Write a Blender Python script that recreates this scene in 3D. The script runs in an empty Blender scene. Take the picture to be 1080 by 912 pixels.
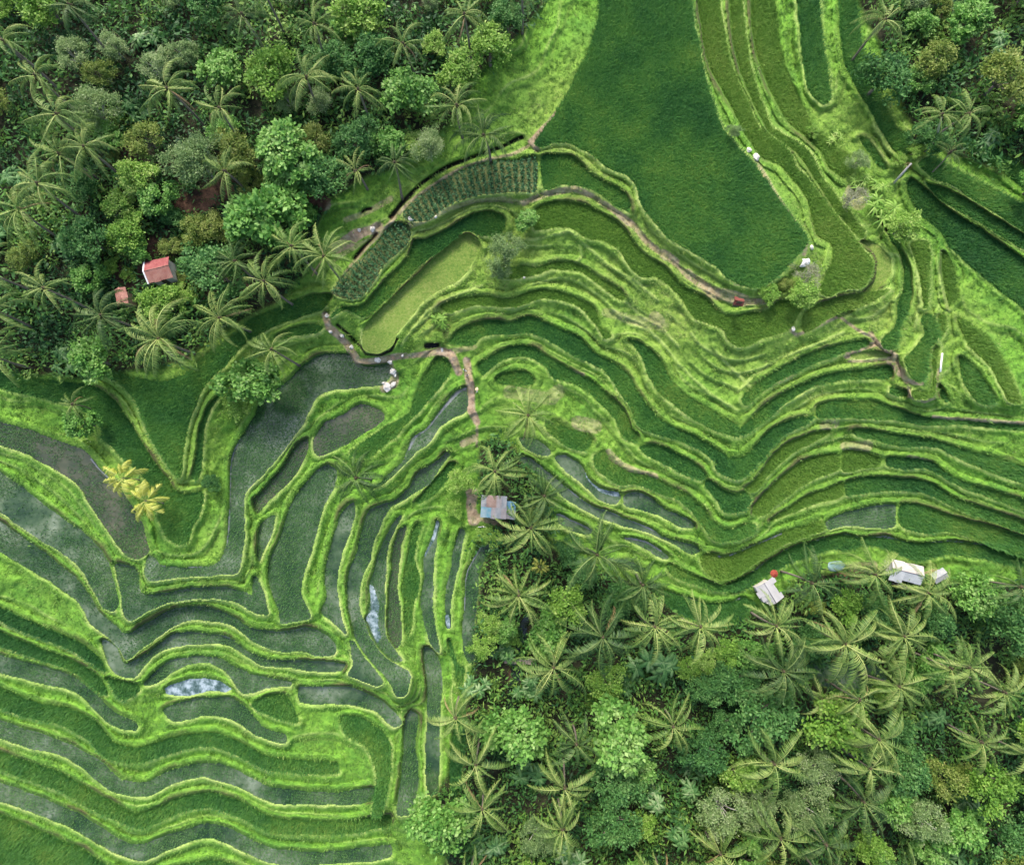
import bpy, math, random
import numpy as np
from mathutils import Vector, Matrix
from mathutils.geometry import tessellate_polygon

rng = np.random.default_rng(7)
random.seed(7)
C = bpy.context.scene.collection
scene = bpy.context.scene
PI = math.pi

# ------------------------------------------------------------------ camera
F = 616.0            # focal length in pixels of a 1080 px wide photograph
ZC = 100.0           # drone height
TILT = math.radians(6)
CT, ST = math.cos(TILT), math.sin(TILT)
CAM = np.array([0.0, -ZC * math.tan(TILT), ZC])
cam = bpy.data.cameras.new('camera')
cam.sensor_width = 36.0
cam.lens = F / 1080.0 * 36.0
cam.clip_start = 0.5
cam.clip_end = 5000
cam_o = bpy.data.objects.new('camera', cam)
cam_o.location = CAM
cam_o.rotation_euler = (TILT, 0, 0)
C.objects.link(cam_o)
scene.camera = cam_o


def unproj(px, py, z):
    dx = (np.asarray(px, float) - 540.0) / F
    dy = -(np.asarray(py, float) - 456.0) / F
    wy = dy * CT + ST
    wz = dy * ST - CT
    t = (np.asarray(z, float) - ZC) / wz
    return CAM[0] + dx * t, CAM[1] + wy * t


def proj(X, Y, z):
    x, y, zz = X - CAM[0], Y - CAM[1], z - CAM[2]
    cy = y * CT + zz * ST
    cz = -y * ST + zz * CT
    return 540 + F * x / -cz, 456 - F * cy / -cz


# ------------------------------------------------------------------ noise
def noise(shape, cell, seed, octaves=1, x0=0, y0=0):
    h, w = shape
    out = np.zeros(shape, np.float32)
    amp, tot = 1.0, 0.0
    for o in range(octaves):
        c = cell / (2 ** o)
        r = np.random.default_rng(seed + 31 * o)
        gh, gw = int(h / c) + 3, int(w / c) + 3
        g = r.random((gh, gw)).astype(np.float32)
        ys, xs = np.arange(h) / c, np.arange(w) / c
        yi, xi = ys.astype(int), xs.astype(int)
        fy, fx = ys - yi, xs - xi
        fy = (fy * fy * (3 - 2 * fy))[:, None].astype(np.float32)
        fx = (fx * fx * (3 - 2 * fx))[None, :].astype(np.float32)
        a = g[yi][:, xi]; b = g[yi][:, xi + 1]
        cc = g[yi + 1][:, xi]; d = g[yi + 1][:, xi + 1]
        out += amp * ((a * (1 - fx) + b * fx) * (1 - fy) + (cc * (1 - fx) + d * fx) * fy)
        tot += amp
        amp *= 0.5
    return out / tot


# ------------------------------------------------------------------ traced terraces
TX = {'1': 78, '2': 308, '3': 538, '4': 765}
TY = {'1': 128, '2': 308, '3': 428, '4': 548}
# tile, type, level, outline.  types: D green rice, O ripening rice, W flooded with seedlings, B brown flooded,
# M open water with sky sheen painted in, L mown light terrace, V vegetable rows
PADS = '''
13 D 16 115,105 180,20 230,-60 300,-190 370,-330 420,-500 440,-700 470,-900 860,-900 850,-700 870,-480 910,-280 950,-120 1000,20 1051,90 1141,190 1221,290 1321,440 1411,560 1391,610 1321,680 1241,760 1171,790 1101,780 1021,730 980,690 860,620 740,540 660,450 620,390 600,300 560,260 460,220 390,160 300,110 220,100 150,125
13 D 14.8 155,165 240,160 300,170 350,210 400,260 480,300 540,340 570,400 560,430 480,390 400,330 340,305 250,300 160,320
13 O 13.5 130,410 200,385 320,385 400,420 500,475 560,530 610,610 660,650 730,690 800,760 850,800 930,840 960,880 1021,920 1121,910 1221,900 1281,850 1400,855 1361,920 1331,980 1221,1025 1101,1070 1040,1040 1010,985 890,945 850,900 800,820 700,745 620,735 570,690 520,610 440,570 360,550 280,500 180,510 120,520 110,470
13 O 11.6 -40,715 60,685 130,695 200,672 330,680 420,740 520,800 540,840 500,835 420,775 330,710 210,700 120,730 20,745 -40,740
13 O 10.4 -330,870 -150,830 0,840 150,800 300,830 400,890 430,980 480,1020 450,1030 400,960 340,890 260,850 160,840 20,880 -150,870 -300,910
23 D 9.8 560,225 620,240 700,310 770,430 860,510 960,570 1080,640 1085,690 960,650 840,580 720,490 660,400 630,310
23 D 8.6 -285,240 -240,180 -150,140 -60,130 0,150 90,115 200,160 330,220 400,290 500,340 560,400 600,470 680,570 760,640 870,680 960,730 1020,780 1000,820 900,750 760,690 610,640 570,550 500,440 440,370 340,320 220,250 100,195 0,198 -70,198 -140,215 -165,250 -220,255
23 D 7.4 -155,340 -75,300 0,262 100,260 200,320 300,380 400,430 470,490 540,560 580,650 610,680 600,720 540,690 500,600 440,540 370,480 300,430 200,400 170,350 80,310 0,308 -55,330 -110,380 -130,395
33 D 7.4 615,195 680,185 790,225 900,290 930,330 900,350 800,310 700,260 630,225
33 D 7.2 930,345 1000,390 1080,420 1110,405 1140,450 1100,500 1020,500 980,440 925,380
33 D 6.2 400,240 440,215 480,270 560,310 680,340 760,390 850,430 920,490 960,550 1030,590 1080,580 1120,560 1165,565 1150,605 1080,640 980,640 930,590 880,520 800,450 700,410 600,370 520,375 440,330 400,280
33 D 6.0 170,90 200,70 270,110 370,140 395,165 350,215 270,190 200,140
33 W 5.2 540,430 600,410 680,440 740,490 840,530 880,570 820,575 700,520 600,490 540,470
33 W 5.2 215,245 260,235 340,285 370,340 430,390 510,410 525,440 500,465 420,440 340,370 250,300
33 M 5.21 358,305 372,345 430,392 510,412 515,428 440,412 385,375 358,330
33 W 5.4 40,150 100,150 180,200 190,230 130,230 60,190
33 W 4.2 30,235 100,250 180,310 250,370 320,430 380,470 450,490 560,540 660,580 760,630 880,660 900,690 860,700 760,650 650,600 550,570 440,540 380,510 280,450 180,360 100,300
33 W 3.4 540,625 640,640 720,690 755,720 730,730 660,690 580,650
33 D 3.0 750,750 830,790 940,830 1000,850 1080,840 1120,830 1110,860 1060,875 960,870 850,840 760,800
33 O 4.1 900,720 960,700 1010,715 1080,690 1150,660 1300,600 1420,560 1470,545 1490,590 1420,610 1300,660 1170,740 1080,800 1040,820 980,825 930,790
33 W 3.0 220,510 300,545 390,590 370,610 280,590 230,560
43 W 2.8 490,190 570,195 640,235 610,245 540,220
43 D 2.0 680,310 750,340 860,375 960,395 1060,385 1100,365 1165,400 1180,425 1110,470 1000,510 900,480 800,440 720,380
34 D 2.4 0,850 120,790 220,720 330,660 420,640 500,620 560,605 640,620 760,620 900,650 1000,640 1075,640 1550,690 1550,780 1075,700 1000,715 920,735 840,710 740,665 660,660 600,680 500,680 420,700 320,740 220,790 120,850 20,890
34 W 3.6 470,555 560,510 680,480 800,463 808,520 800,575 700,575 560,570 490,590
34 D 3.6 832,465 940,480 1075,520 1550,660 1550,760 1075,600 940,600 832,570
34 O 4.8 215,545 300,485 400,420 500,385 553,365 553,425 450,455 330,500
34 D 4.8 572,365 650,340 760,335 880,345 980,370 1075,430 1550,600 1550,650 1075,475 960,420 840,400 720,405 600,425 572,425
34 O 6 130,470 200,400 300,310 370,260 430,235 532,232 535,300 450,335 350,390 250,460 180,520 130,510
34 O 6 560,220 620,210 700,230 738,250 735,285 650,295 560,310
34 D 6 768,245 880,245 980,270 1075,340 1550,500 1550,550 1075,362 960,300 850,295 770,285
34 O 7.4 100,385 160,330 230,230 320,160 430,125 490,118 470,140 400,180 300,240 200,330 150,400 110,410
34 D 7.2 600,115 700,115 820,135 950,155 1075,190 1550,340 1550,420 1075,235 1000,195 880,190 780,185 700,160 620,140
24 D 8.6 0,790 90,785 140,730 210,650 320,605 423,596 380,630 280,680 200,760 130,840 60,890 -20,865 -50,830
24 D 8.6 435,540 520,520 700,515 800,550 940,590 1070,608 1550,640 1550,660 1070,628 950,630 800,610 600,595 480,600 437,590
24 D 9.8 65,660 130,590 230,510 330,450 420,410 530,385 640,370 780,350 790,400 700,410 560,420 430,440 330,500 200,600 120,660 80,680
24 D 11 80,510 160,430 260,360 360,310 480,265 580,240 660,225 680,245 600,275 480,320 360,365 240,430 150,500 100,540
24 L 10.6 590,300 660,285 740,287 790,300 740,308 640,320
24 O 13.2 380,90 480,40 650,5 780,-10 720,30 620,75 520,108 440,160 375,187 362,150
14 O 14.5 -90,-300 -130,-600 -140,-900 -40,-900 -30,-600 20,-300 150,10 200,60 270,110 310,160 340,220 400,280 440,340 490,410 540,460 600,530 640,590 690,660 690,730 650,790 560,800 490,830 450,800 480,720 510,640 500,580 440,540 410,470 390,380 340,300 260,210 180,180 130,120 70,10
14 O 13.6 50,-300 20,-600 10,-900 60,-900 80,-600 110,-300 210,20 270,60 340,100 390,140 430,210 460,270 500,320 560,400 620,480 660,520 650,560 590,510 520,420 460,330 400,240 340,150 270,100 190,30
14 O 12.6 150,-300 120,-600 110,-900 230,-900 230,-600 270,-300 400,10 450,60 520,120 590,170 600,250 560,270 500,230 450,140 390,80 300,10
14 L 12.4 640,570 720,590 780,650 785,720 730,790 640,840 600,900 540,930 500,900 620,840 700,770 720,680 700,620
24 D 12 740,230 800,170 820,60 845,-20 850,-100 825,-185 775,-265 790,-268 845,-190 874,-100 884,-20 870,80 825,180 800,270 750,260
24 D 12.3 850,320 900,270 950,190 930,130 960,105 1000,130 1010,220 970,260 960,320 950,410 910,425 870,390
14 O 12.8 880,580 960,570 970,620 965,720 960,880 940,890 930,760 900,650
24 O 11.9 1012,110 1040,105 1042,180 1018,215 1010,160
24 O 11.7 978,300 1002,260 1000,380 995,480 960,505 900,500 888,472 970,470 985,400
24 D 10 780,450 860,470 860,490 780,480
24 D 9.8 1012,440 1040,480 1055,530 1020,500
14 D 13.4 400,-140 360,-350 340,-600 330,-900 420,-900 440,-600 470,-300 500,-100 460,-80
14 D 13 560,-300 540,-600 530,-900 620,-900 620,-600 660,-300 800,20 880,90 890,140 840,165 790,120 720,10
14 D 14 920,200 980,170 1070,220 1550,480 1550,600 1070,300 1000,280
14 D 12 880,270 960,330 1070,420 1550,760 1550,980 1075,610 1020,520 950,460 890,400 860,310
14 D 13 950,290 1070,330 1550,620 1550,680 1070,400 1000,350
14 D 12.4 640,80 690,110 740,180 770,225 740,225 690,160
14 O 11.5 1030,620 1070,680 1100,830 1060,880 1035,760
12 V 14.8 530,440 600,360 700,290 820,230 950,190 1080,180 1150,170 1155,330 1080,338 900,345 760,390 640,470 560,470
12 V 13.6 480,490 550,495 560,560 520,610 440,680 370,780 320,840 240,840 190,810 240,740 300,680 390,590
12 D 12.4 580,560 640,560 740,510 850,440 920,425 1000,450 1010,490 980,540 900,545 820,520 740,580 640,660 540,750 440,850 370,920 330,930 260,890 190,925 230,885 330,870 400,800 470,730 550,640
12 L 11.4 840,530 890,580 850,680 780,760 640,840 560,930 500,1010 480,1060 400,1100 345,1080 335,1010 360,950 480,840 640,680 760,570
21 D 11.4 100,340 200,380 330,420 450,420 560,370 640,290 740,220 850,130 960,80 1080,30 1225,10 1185,80 1095,110 1035,128 960,160 880,200 780,270 720,350 660,400 600,480 560,580 530,700 510,830 500,880 450,830 380,720 330,600 280,500 200,420 120,370
21 D 10.8 950,215 1030,175 1100,158 1185,165 1165,190 1035,212 980,225
31 D 9.5 -440,-200 -200,-130 60,-100 130,-80 200,-20 260,70 320,160 380,260 440,340 480,400 540,418 612,410 600,500 560,570 545,640 490,655 440,620 410,540 400,440 330,340 250,260 190,200 140,150 125,90 80,40 0,0 -200,-50 -440,-120
21 D 10.3 600,640 640,540 690,490 650,560 620,640 605,780 592,885 562,885 580,760
31 B 8.5 -440,60 -200,120 0,190 50,210 90,260 160,330 240,420 300,520 330,560 350,650 358,690 300,728 220,680 170,610 110,520 50,420 0,360 -200,240 -440,150
31 W 8.2 1035,-140 1095,-200 1185,-245 1305,-250 1335,-200 1435,-190 1495,-200 1505,-140 1465,-100 1365,-90 1235,-75 1155,-40 1115,30 1075,100 1000,210 930,290 860,360 815,420 810,560 800,700 780,790 700,800 560,810 460,820 360,830 340,790 352,706 380,712 420,757 560,767 650,757 690,732 720,670 735,560 738,420 742,280 770,190 820,100 860,40 880,-20 960,-80
22 B 7.2 105,700 160,620 240,580 320,530 400,550 435,580 430,610 340,670 230,740 130,780 105,750
32 B 6.8 0,210 70,150 80,200 40,290 0,350 -60,400 -120,460 -165,510 -185,470 -185,440 -120,370 -40,280
22 D 7.4 590,480 640,380 690,310 740,330 750,370 720,430 660,500 600,570 540,620 500,680 420,740 360,790 280,770 330,720 430,650 500,610 560,580
22 W 6.6 440,880 520,810 550,750 570,690 640,640 720,540 780,470 830,450 830,560 760,600 700,640 650,720 580,770 500,850 420,920 380,930
32 W 6.0 0,460 60,370 120,300 170,275 215,310 190,400 150,480 120,600 80,720 48,830 50,900 85,1000 0,1025 -50,1028 -60,990 -100,880 -115,780 -85,680 -45,580 -20,500
41 W 4.2 -440,-50 0,260 50,320 100,400 130,440 190,490 250,540 340,490 450,425 560,408 660,418 750,450 820,500 900,525 1000,525 1080,510 1125,510 1185,540 1245,600 1235,640 1170,650 1080,625 960,620 870,590 790,530 730,490 630,480 540,480 440,525 340,600 250,665 210,600 150,545 80,500 50,440 0,370 -440,80
41 W 6.4 200,210 290,230 310,270 320,340 350,352 450,342 560,322 700,315 800,340 850,360 848,270 872,270 900,340 920,430 920,450 860,440 780,400 680,375 560,375 440,400 340,440 270,480 240,450 220,350
31 W 6.6 870,620 890,560 950,520 940,600 900,700 880,740 865,700
41 W 6.0 -440,-280 0,30 60,70 130,140 170,210 190,300 215,400 190,435 140,420 110,370 60,270 0,200 -440,-110
41 W 3.0 130,570 200,600 240,680 320,640 400,590 470,540 560,530 660,540 740,560 820,620 900,650 980,665 1080,665 1290,680 1270,715 1150,720 1035,705 900,690 840,660 760,610 680,590 560,590 450,610 380,650 320,710 280,750 200,730 160,680
41 W 2.0 330,780 400,700 480,660 600,650 700,655 760,690 820,720 880,740 1000,765 1035,768 1030,790 950,795 850,820 800,820 760,770 720,720 640,680 540,690 470,720 400,770
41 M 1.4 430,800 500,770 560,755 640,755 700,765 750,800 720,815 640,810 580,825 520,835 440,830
41 D 2.0 160,750 200,760 300,780 310,810 240,855 190,820
42 W 1.5 30,790 120,790 280,795 380,830 460,880 520,960 480,980 400,910 300,885 200,870 100,872 40,860
41 D 1.3 840,880 920,832 1000,832 1040,890 1060,960 960,940
41 W 0.8 430,900 560,850 660,840 760,850 830,900 900,980 1000,1020 1000,1060 860,1020 740,940 620,930 480,960
41 D 2.6 -440,380 0,570 60,600 130,660 150,720 100,690 0,625 -440,440
41 D 1.6 -440,500 0,670 60,700 140,760 160,830 100,800 0,722 -440,560
41 W 0.8 -440,620 0,742 80,800 140,860 200,920 300,960 300,1000 190,980 100,900 0,815 -440,700
41 D 0 -440,760 -200,860 0,900 120,970 200,1060 330,1080 480,1030 640,1010 780,1050 950,1130 1250,1150 1250,1200 940,1190 760,1110 620,1070 480,1100 320,1150 160,1130 60,1040 -60,970 -250,930 -440,840
41 W -1 -440,920 -200,1000 0,1070 120,1140 230,1230 350,1240 480,1180 640,1150 780,1190 950,1270 1250,1290 1450,1270 1450,1330 1250,1350 940,1340 760,1260 620,1220 480,1250 340,1310 180,1290 60,1190 -60,1120 -250,1070 -440,1000
41 D -2 -440,1080 -200,1150 0,1230 150,1320 300,1390 480,1330 640,1290 780,1330 950,1410 1250,1430 1500,1400 1500,1450 1250,1490 940,1480 760,1400 640,1360 480,1400 320,1460 140,1400 -60,1290 -250,1220 -440,1140
41 W -3 -440,1220 -200,1300 0,1380 150,1470 300,1540 480,1480 640,1440 780,1480 950,1560 1250,1570 1500,1540 1500,1600 1250,1630 940,1630 760,1550 640,1510 480,1550 320,1620 140,1550 -60,1440 -250,1370 -440,1300
41 D -4 -440,1380 -200,1460 0,1540 150,1630 300,1700 480,1640 700,1620 950,1710 1250,1720 1500,1690 1500,1800 -440,1800
42 W 5.0 230,-20 290,-80 300,-20 270,80 235,170 215,260 225,400 245,500 255,540 200,490 135,440 160,380 158,250 180,130 205,50
42 W 4.4 270,570 300,580 340,650 400,720 430,770 400,785 330,760 265,735 290,690 280,620
42 W 4.2 370,-50 430,-80 500,-100 560,-160 600,-230 680,-280 730,-320 745,-310 690,-230 650,-170 560,-110 480,-70 440,-20 410,60 390,110 370,190 330,280 320,380 330,450 370,560 430,640 520,700 560,740 540,830 500,840 470,790 420,720 350,640 290,540 270,430 260,330 270,240 310,140 330,60 350,-10
42 W 3.6 440,90 480,20 510,-20 522,-12 490,40 460,130 450,200 440,300 440,440 450,560 490,620 520,665 480,670 400,600 360,520 340,470 360,440 375,380 370,310 390,230 410,150
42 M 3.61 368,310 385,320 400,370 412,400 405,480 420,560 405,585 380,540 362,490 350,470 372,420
42 B 3.0 480,130 510,50 540,30 520,120 510,220 500,330 510,420 520,520 515,590 490,615 460,570 455,460 460,330 470,220
42 D 2.6 560,120 590,20 610,30 590,110 580,190 600,250 600,310 580,380 570,470 560,540 540,545 535,450 540,390 520,340 540,220
42 W 2.2 620,200 650,120 680,50 690,0 705,30 690,100 670,200 670,330 670,420 680,520 700,630 650,580 620,440 610,380 625,290
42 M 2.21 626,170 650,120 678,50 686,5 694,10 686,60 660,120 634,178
42 W 1.8 780,80 800,40 820,50 805,130 790,220 770,320 750,420 752,510 735,512 725,420 730,330 755,240 765,160
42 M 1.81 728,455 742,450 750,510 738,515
42 D 1.2 740,560 760,600 790,690 820,700 815,780 785,790 775,700
42 W 1.2 820,300 830,240 860,190 900,120 920,100 950,130 910,200 890,270 880,350 870,450 865,540 880,620 870,660 840,680 820,640 810,560 815,430
42 W 1.0 620,610 650,600 700,660 710,740 705,880 690,1300 640,1300 640,890 640,760
42 D 0.4 780,900 810,880 830,1000 800,1200 770,1350 750,1200
32 D 3.5 590,450 650,380 700,330 750,270 775,270 730,360 680,420 610,460
22 D 6.5 965,410 1010,385 1080,375 1110,380 1150,410 1140,440 1080,440 980,430
44 W -0.3 400,690 560,680 720,690 770,740 700,790 560,800 430,780
42 W 0.2 560,905 600,930 590,1050 600,1250 560,1400 500,1400 520,1200 530,1000
42 D 1.0 230,930 330,940 420,1000 470,1080 460,1250 420,1400 380,1400 400,1200 360,1080 250,1010
14 D 13.6 1130,60 1300,150 1550,330 1550,420 1300,230 1140,130
24 O 11.4 1100,120 1200,180 1320,330 1400,520 1350,520 1260,360 1150,240
24 D 10.8 1110,300 1200,380 1280,520 1200,520 1130,420
43 O -1.0 370,830 480,840 560,870 500,890 380,900
'''


def smooth_poly(pts, step=1.2):
    pts = np.array(pts, float)
    n = len(pts)
    out = []
    for i in range(n):
        p0, p1, p2, p3 = pts[i - 1], pts[i], pts[(i + 1) % n], pts[(i + 2) % n]
        L = np.linalg.norm(p2 - p1)
        k = max(1, int(L / step))
        # centripetal-ish Catmull-Rom with reduced tension on long edges
        d0, d1 = np.linalg.norm(p1 - p0), np.linalg.norm(p3 - p2)
        m1 = 0.5 * (p2 - p0) * min(1, 1.6 * L / (L + d0 + 1e-6))
        m2 = 0.5 * (p3 - p1) * min(1, 1.6 * L / (L + d1 + 1e-6))
        t = (np.arange(k) / k)[:, None]
        out.append((2 * t**3 - 3 * t**2 + 1) * p1 + (t**3 - 2 * t**2 + t) * m1 + (-2 * t**3 + 3 * t**2) * p2 + (t**3 - t**2) * m2)
    return np.concatenate(out)


def poly_area(p):
    x, y = p[:, 0], p[:, 1]
    return 0.5 * np.sum(x * np.roll(y, -1) - np.roll(x, -1) * y)


def offset_poly(p, d):
    if poly_area(p) < 0:
        p = p[::-1]
    t = np.roll(p, -1, 0) - np.roll(p, 1, 0)
    t /= np.linalg.norm(t, axis=1)[:, None] + 1e-9
    nrm = np.stack([t[:, 1], -t[:, 0]], 1)
    return p + nrm * (d[:, None] if np.ndim(d) else d)


GX0, GY0, GW, GH = -60, -60, 1201, 1033


def raster(p, ox=GX0, oy=GY0, w=GW, h=GH):
    m = np.zeros((h, w), bool)
    x, y = p[:, 0] - ox, p[:, 1] - oy
    x2, y2 = np.roll(x, -1), np.roll(y, -1)
    for r in range(max(0, int(y.min())), min(h - 1, int(y.max()) + 1) + 1):
        c = (y <= r) != (y2 <= r)
        if not c.any():
            continue
        xs = np.sort(x[c] + (r - y[c]) / (y2[c] - y[c]) * (x2[c] - x[c]))
        for a, b in zip(xs[::2], xs[1::2]):
            ia, ib = max(0, math.ceil(a)), min(w, math.floor(b) + 1)
            if ib > ia:
                m[r, ia:ib] = True
    return m


pads = []
for line in PADS.strip().split('\n'):
    tk = line.split()
    ox, oy = TX[tk[0][1]], TY[tk[0][0]]
    pts = [(ox + float(a) / 4.5, oy + float(b) / 4.5) for a, b in (s.split(',') for s in tk[3:])]
    p = smooth_poly(pts)
    n = len(p)
    r = np.random.default_rng(len(pads) + 100)
    wob = np.zeros(n)
    for k in range(1, 7):
        f_ = max(1, int(n / 34 * k * 0.6))
        wob += np.sin(np.arange(n) / n * 2 * PI * f_ + r.random() * 7) * 0.55 / k
    p = offset_poly(p, wob)
    pads.append(dict(t=tk[1], z=float(tk[2]), p=p))

# ------------------------------------------------------------------ height field
zfix = np.full((GH, GW), np.nan, np.float32)
pid = np.full((GH, GW), -1, np.int32)
for i, d in enumerate(sorted(range(len(pads)), key=lambda k: pads[k]['z'])):
    pass
order = sorted(range(len(pads)), key=lambda k: pads[k]['z'])
for k in order:
    m = raster(pads[k]['p'])
    pads[k]['m'] = m
    zfix[m] = pads[k]['z']
    pid[m] = k
padmask = pid >= 0

ANCH = [(200, 200, 16), (100, 140, 17), (420, 155, 16.5), (300, 200, 16), (100, 300, 14), (500, 140, 16.4), (210, 325, 13), (-40, 60, 19),
        (300, 40, 19), (540, 20, 17.6), (0, 300, 14.5), (-40, 620, 7), (-40, 850, -2), (470, 560, 3.2), (505, 565, 1.6), (480, 374, 8.7), (498, 400, 8.0),
        (503, 430, 6.6), (510, 470, 4.2), (520, 520, 3), (545, 560, 2.2), (640, 640, 1), (700, 700, 0), (600, 620, 0.2), (850, 690, .8), (980, 650, 1.6),
        (820, 640, 1.8), (900, 610, 2), (960, 610, 2), (900, 740, -1), (620, 800, -3), (700, 900, -5), (950, 900, -5), (1100, 760, 0), (1100, 900, -4),
        (560, 650, -1.2), (548, 680, -1.9), (544, 705, -2.4), (540, 740, -3), (532, 830, -4.5), (528, 940, -6), (1110, 100, 16), (1000, 100, 15.5), (900, 60, 15),
        (930, 190, 12.6), (955, 235, 12.2), (900, 205, 12.3), (575, 570, 2.2), (505, 690, 0.6), (500, 730, 0.2), (1120, 560, 3), (450, 880, -2.5),
        (345, 330, 10.4), (372, 360, 9.4), (365, 378, 8.8), (330, 345, 10)]
for x, y, z in ANCH:
    zfix[y - GY0 - 2:y - GY0 + 3, x - GX0 - 2:x - GX0 + 3] = np.where(np.isnan(zfix[y - GY0 - 2:y - GY0 + 3, x - GX0 - 2:x - GX0 + 3]), z,
                                                                    zfix[y - GY0 - 2:y - GY0 + 3, x - GX0 - 2:x - GX0 + 3])


def solve(zf):
    h, w = zf.shape
    fixed = ~np.isnan(zf)
    if min(h, w) > 24:
        hh, ww = (h + 1) // 2, (w + 1) // 2
        a = np.full((hh * 2, ww * 2), np.nan, np.float32)
        a[:h, :w] = zf
        b = a.reshape(hh, 2, ww, 2)
        cnt = (~np.isnan(b)).sum((1, 3))
        sm = np.nansum(b, (1, 3))
        c = np.where(cnt > 0, sm / np.maximum(cnt, 1), np.nan).astype(np.float32)
        cz = solve(c)
        z = np.repeat(np.repeat(cz, 2, 0), 2, 1)[:h, :w].copy()
        its = 40
    else:
        z = np.full((h, w), np.nanmean(zf), np.float32)
        its = 400
    z[fixed] = zf[fixed]
    for _ in range(its):
        zp = np.pad(z, 1, mode='edge')
        z = 0.25 * (zp[:-2, 1:-1] + zp[2:, 1:-1] + zp[1:-1, :-2] + zp[1:-1, 2:])
        z[fixed] = zf[fixed]
    return z


Z = solve(zfix)


def blur(a, n):
    for _ in range(n):
        p = np.pad(a, 1, mode='edge')
        a = (p[:-2, 1:-1] + p[2:, 1:-1] + p[1:-1, :-2] + p[1:-1, 2:] + 2 * p[1:-1, 1:-1]) / 6
    return a


# distance (px) to the nearest paddy and that paddy's level
D = np.where(padmask, 0, 99).astype(np.float32)
NZ = np.where(padmask, np.nan_to_num(zfix), 0).astype(np.float32)
for _ in range(9):
    for dy in (-1, 0, 1):
        for dx in (-1, 0, 1):
            if dx or dy:
                s = np.roll(np.roll(D, dy, 0), dx, 1) + math.hypot(dx, dy)
                n2 = np.roll(np.roll(NZ, dy, 0), dx, 1)
                b = s < D
                D[b] = s[b]
                NZ[b] = n2[b]
Zb = blur(Z, 14)
near = (~padmask) & (D < 9)
rel = np.where(near, Zb - NZ, 0)
rel2 = blur(np.where(near, Z - NZ, 0), 2)
up = np.clip((rel + rel2) / 0.5, 0, 1) * near
down = np.clip(-(rel + rel2) / 0.22 + 0.25, 0, 1) * near * (1 - up)
w_n = noise((GH, GW), 16, 5, 2)
crest = down * np.clip(1.5 - D / (2.1 + 2.6 * w_n), 0, 1) * (0.25 + 1.1 * noise((GH, GW), 26, 12, 2))
soil_shade_f = up * np.clip(1.5 - D / (1.5 + 9.5 * noise((GH, GW), 30, 9, 2) ** 3), 0, 1)  # bare soil at the bank foot, with the foot's shade painted in
bump = (noise((GH, GW), 14, 1, 3) - 0.5) * 0.7 + (noise((GH, GW), 5, 2, 2) - 0.5) * 0.36
Zt = Z.copy()
free = np.clip(D / 5, 0, 1)
Zt += np.where(padmask, 0, bump * free)
Zt += down * 0.22 * np.clip(D / 1.5, 0, 1) * np.clip(2.2 - D / 4.0, 0, 1)          # the bund along the outer edge
Zt += up * 1.0 * np.clip(D / 1.8, 0, 1) * np.exp(-D / 9)       # the cut foot of the bank above
Zt = np.where(padmask, Zt - 0.16, np.maximum(Zt, np.where(D < 2.3, NZ + 0.04, -99)))

J1 = [(-400, -400), (720, -400), (612, -60), (585, -10), (545, 40), (505, 80), (488, 112), (470, 136), (442, 158), (418, 176), (382, 186), (348, 212), (338, 240), (326, 285), (300, 312), (240, 345), (190, 385), (130, 392), (90, 400), (60, 395), (-400, 430)]
J2 = [(504, 560), (560, 545), (600, 590), (680, 615), (745, 668), (800, 648), (845, 605), (900, 600), (1003, 612), (1500, 640), (1500, 1400), (430, 1400), (440, 960), (472, 905), (452, 850), (480, 800), (476, 765), (496, 735), (500, 690)]
J3 = [(958, 128), (930, 60), (880, -60), (1500, -60), (1500, 330), (1003, 165)]
jung = np.zeros((GH, GW), np.float32)
J4 = [(506, 470), (522, 462), (545, 470), (575, 520), (590, 560), (540, 560), (506, 530)]
for J in (J1, J2, J3, J4):
    jung = np.maximum(jung, raster(np.array(J, float)).astype(np.float32))
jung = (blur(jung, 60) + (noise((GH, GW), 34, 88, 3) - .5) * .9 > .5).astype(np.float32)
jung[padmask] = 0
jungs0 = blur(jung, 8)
# ------------------------------------------------------------------ paths, bare earth, jungle floor
path = np.zeros((GH, GW), np.float32)
yy, xx = np.mgrid[0:GH, 0:GW]
PXg, PYg = xx + GX0, yy + GY0


def stroke(pts, w, v=1.0, tgt=None):
    tgt = path if tgt is None else tgt
    wn = w * (0.7 + 0.7 * w_n)
    for (x1, y1), (x2, y2) in zip(pts, pts[1:]):
        bx0, bx1 = int(min(x1, x2) - w * 2 - GX0), int(max(x1, x2) + w * 2 - GX0)
        by0, by1 = int(min(y1, y2) - w * 2 - GY0), int(max(y1, y2) + w * 2 - GY0)
        bx0, by0 = max(0, bx0), max(0, by0)
        sl = np.s_[by0:by1 + 1, bx0:bx1 + 1]
        X, Y = PXg[sl], PYg[sl]
        dx, dy = x2 - x1, y2 - y1
        L2 = dx * dx + dy * dy + 1e-6
        t = np.clip(((X - x1) * dx + (Y - y1) * dy) / L2, 0, 1)
        dd = np.hypot(X - x1 - t * dx, Y - y1 - t * dy)
        tgt[sl] = np.maximum(tgt[sl], v * np.clip((wn[sl] - dd) / 1.2 + 0.5, 0, 1))


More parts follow.
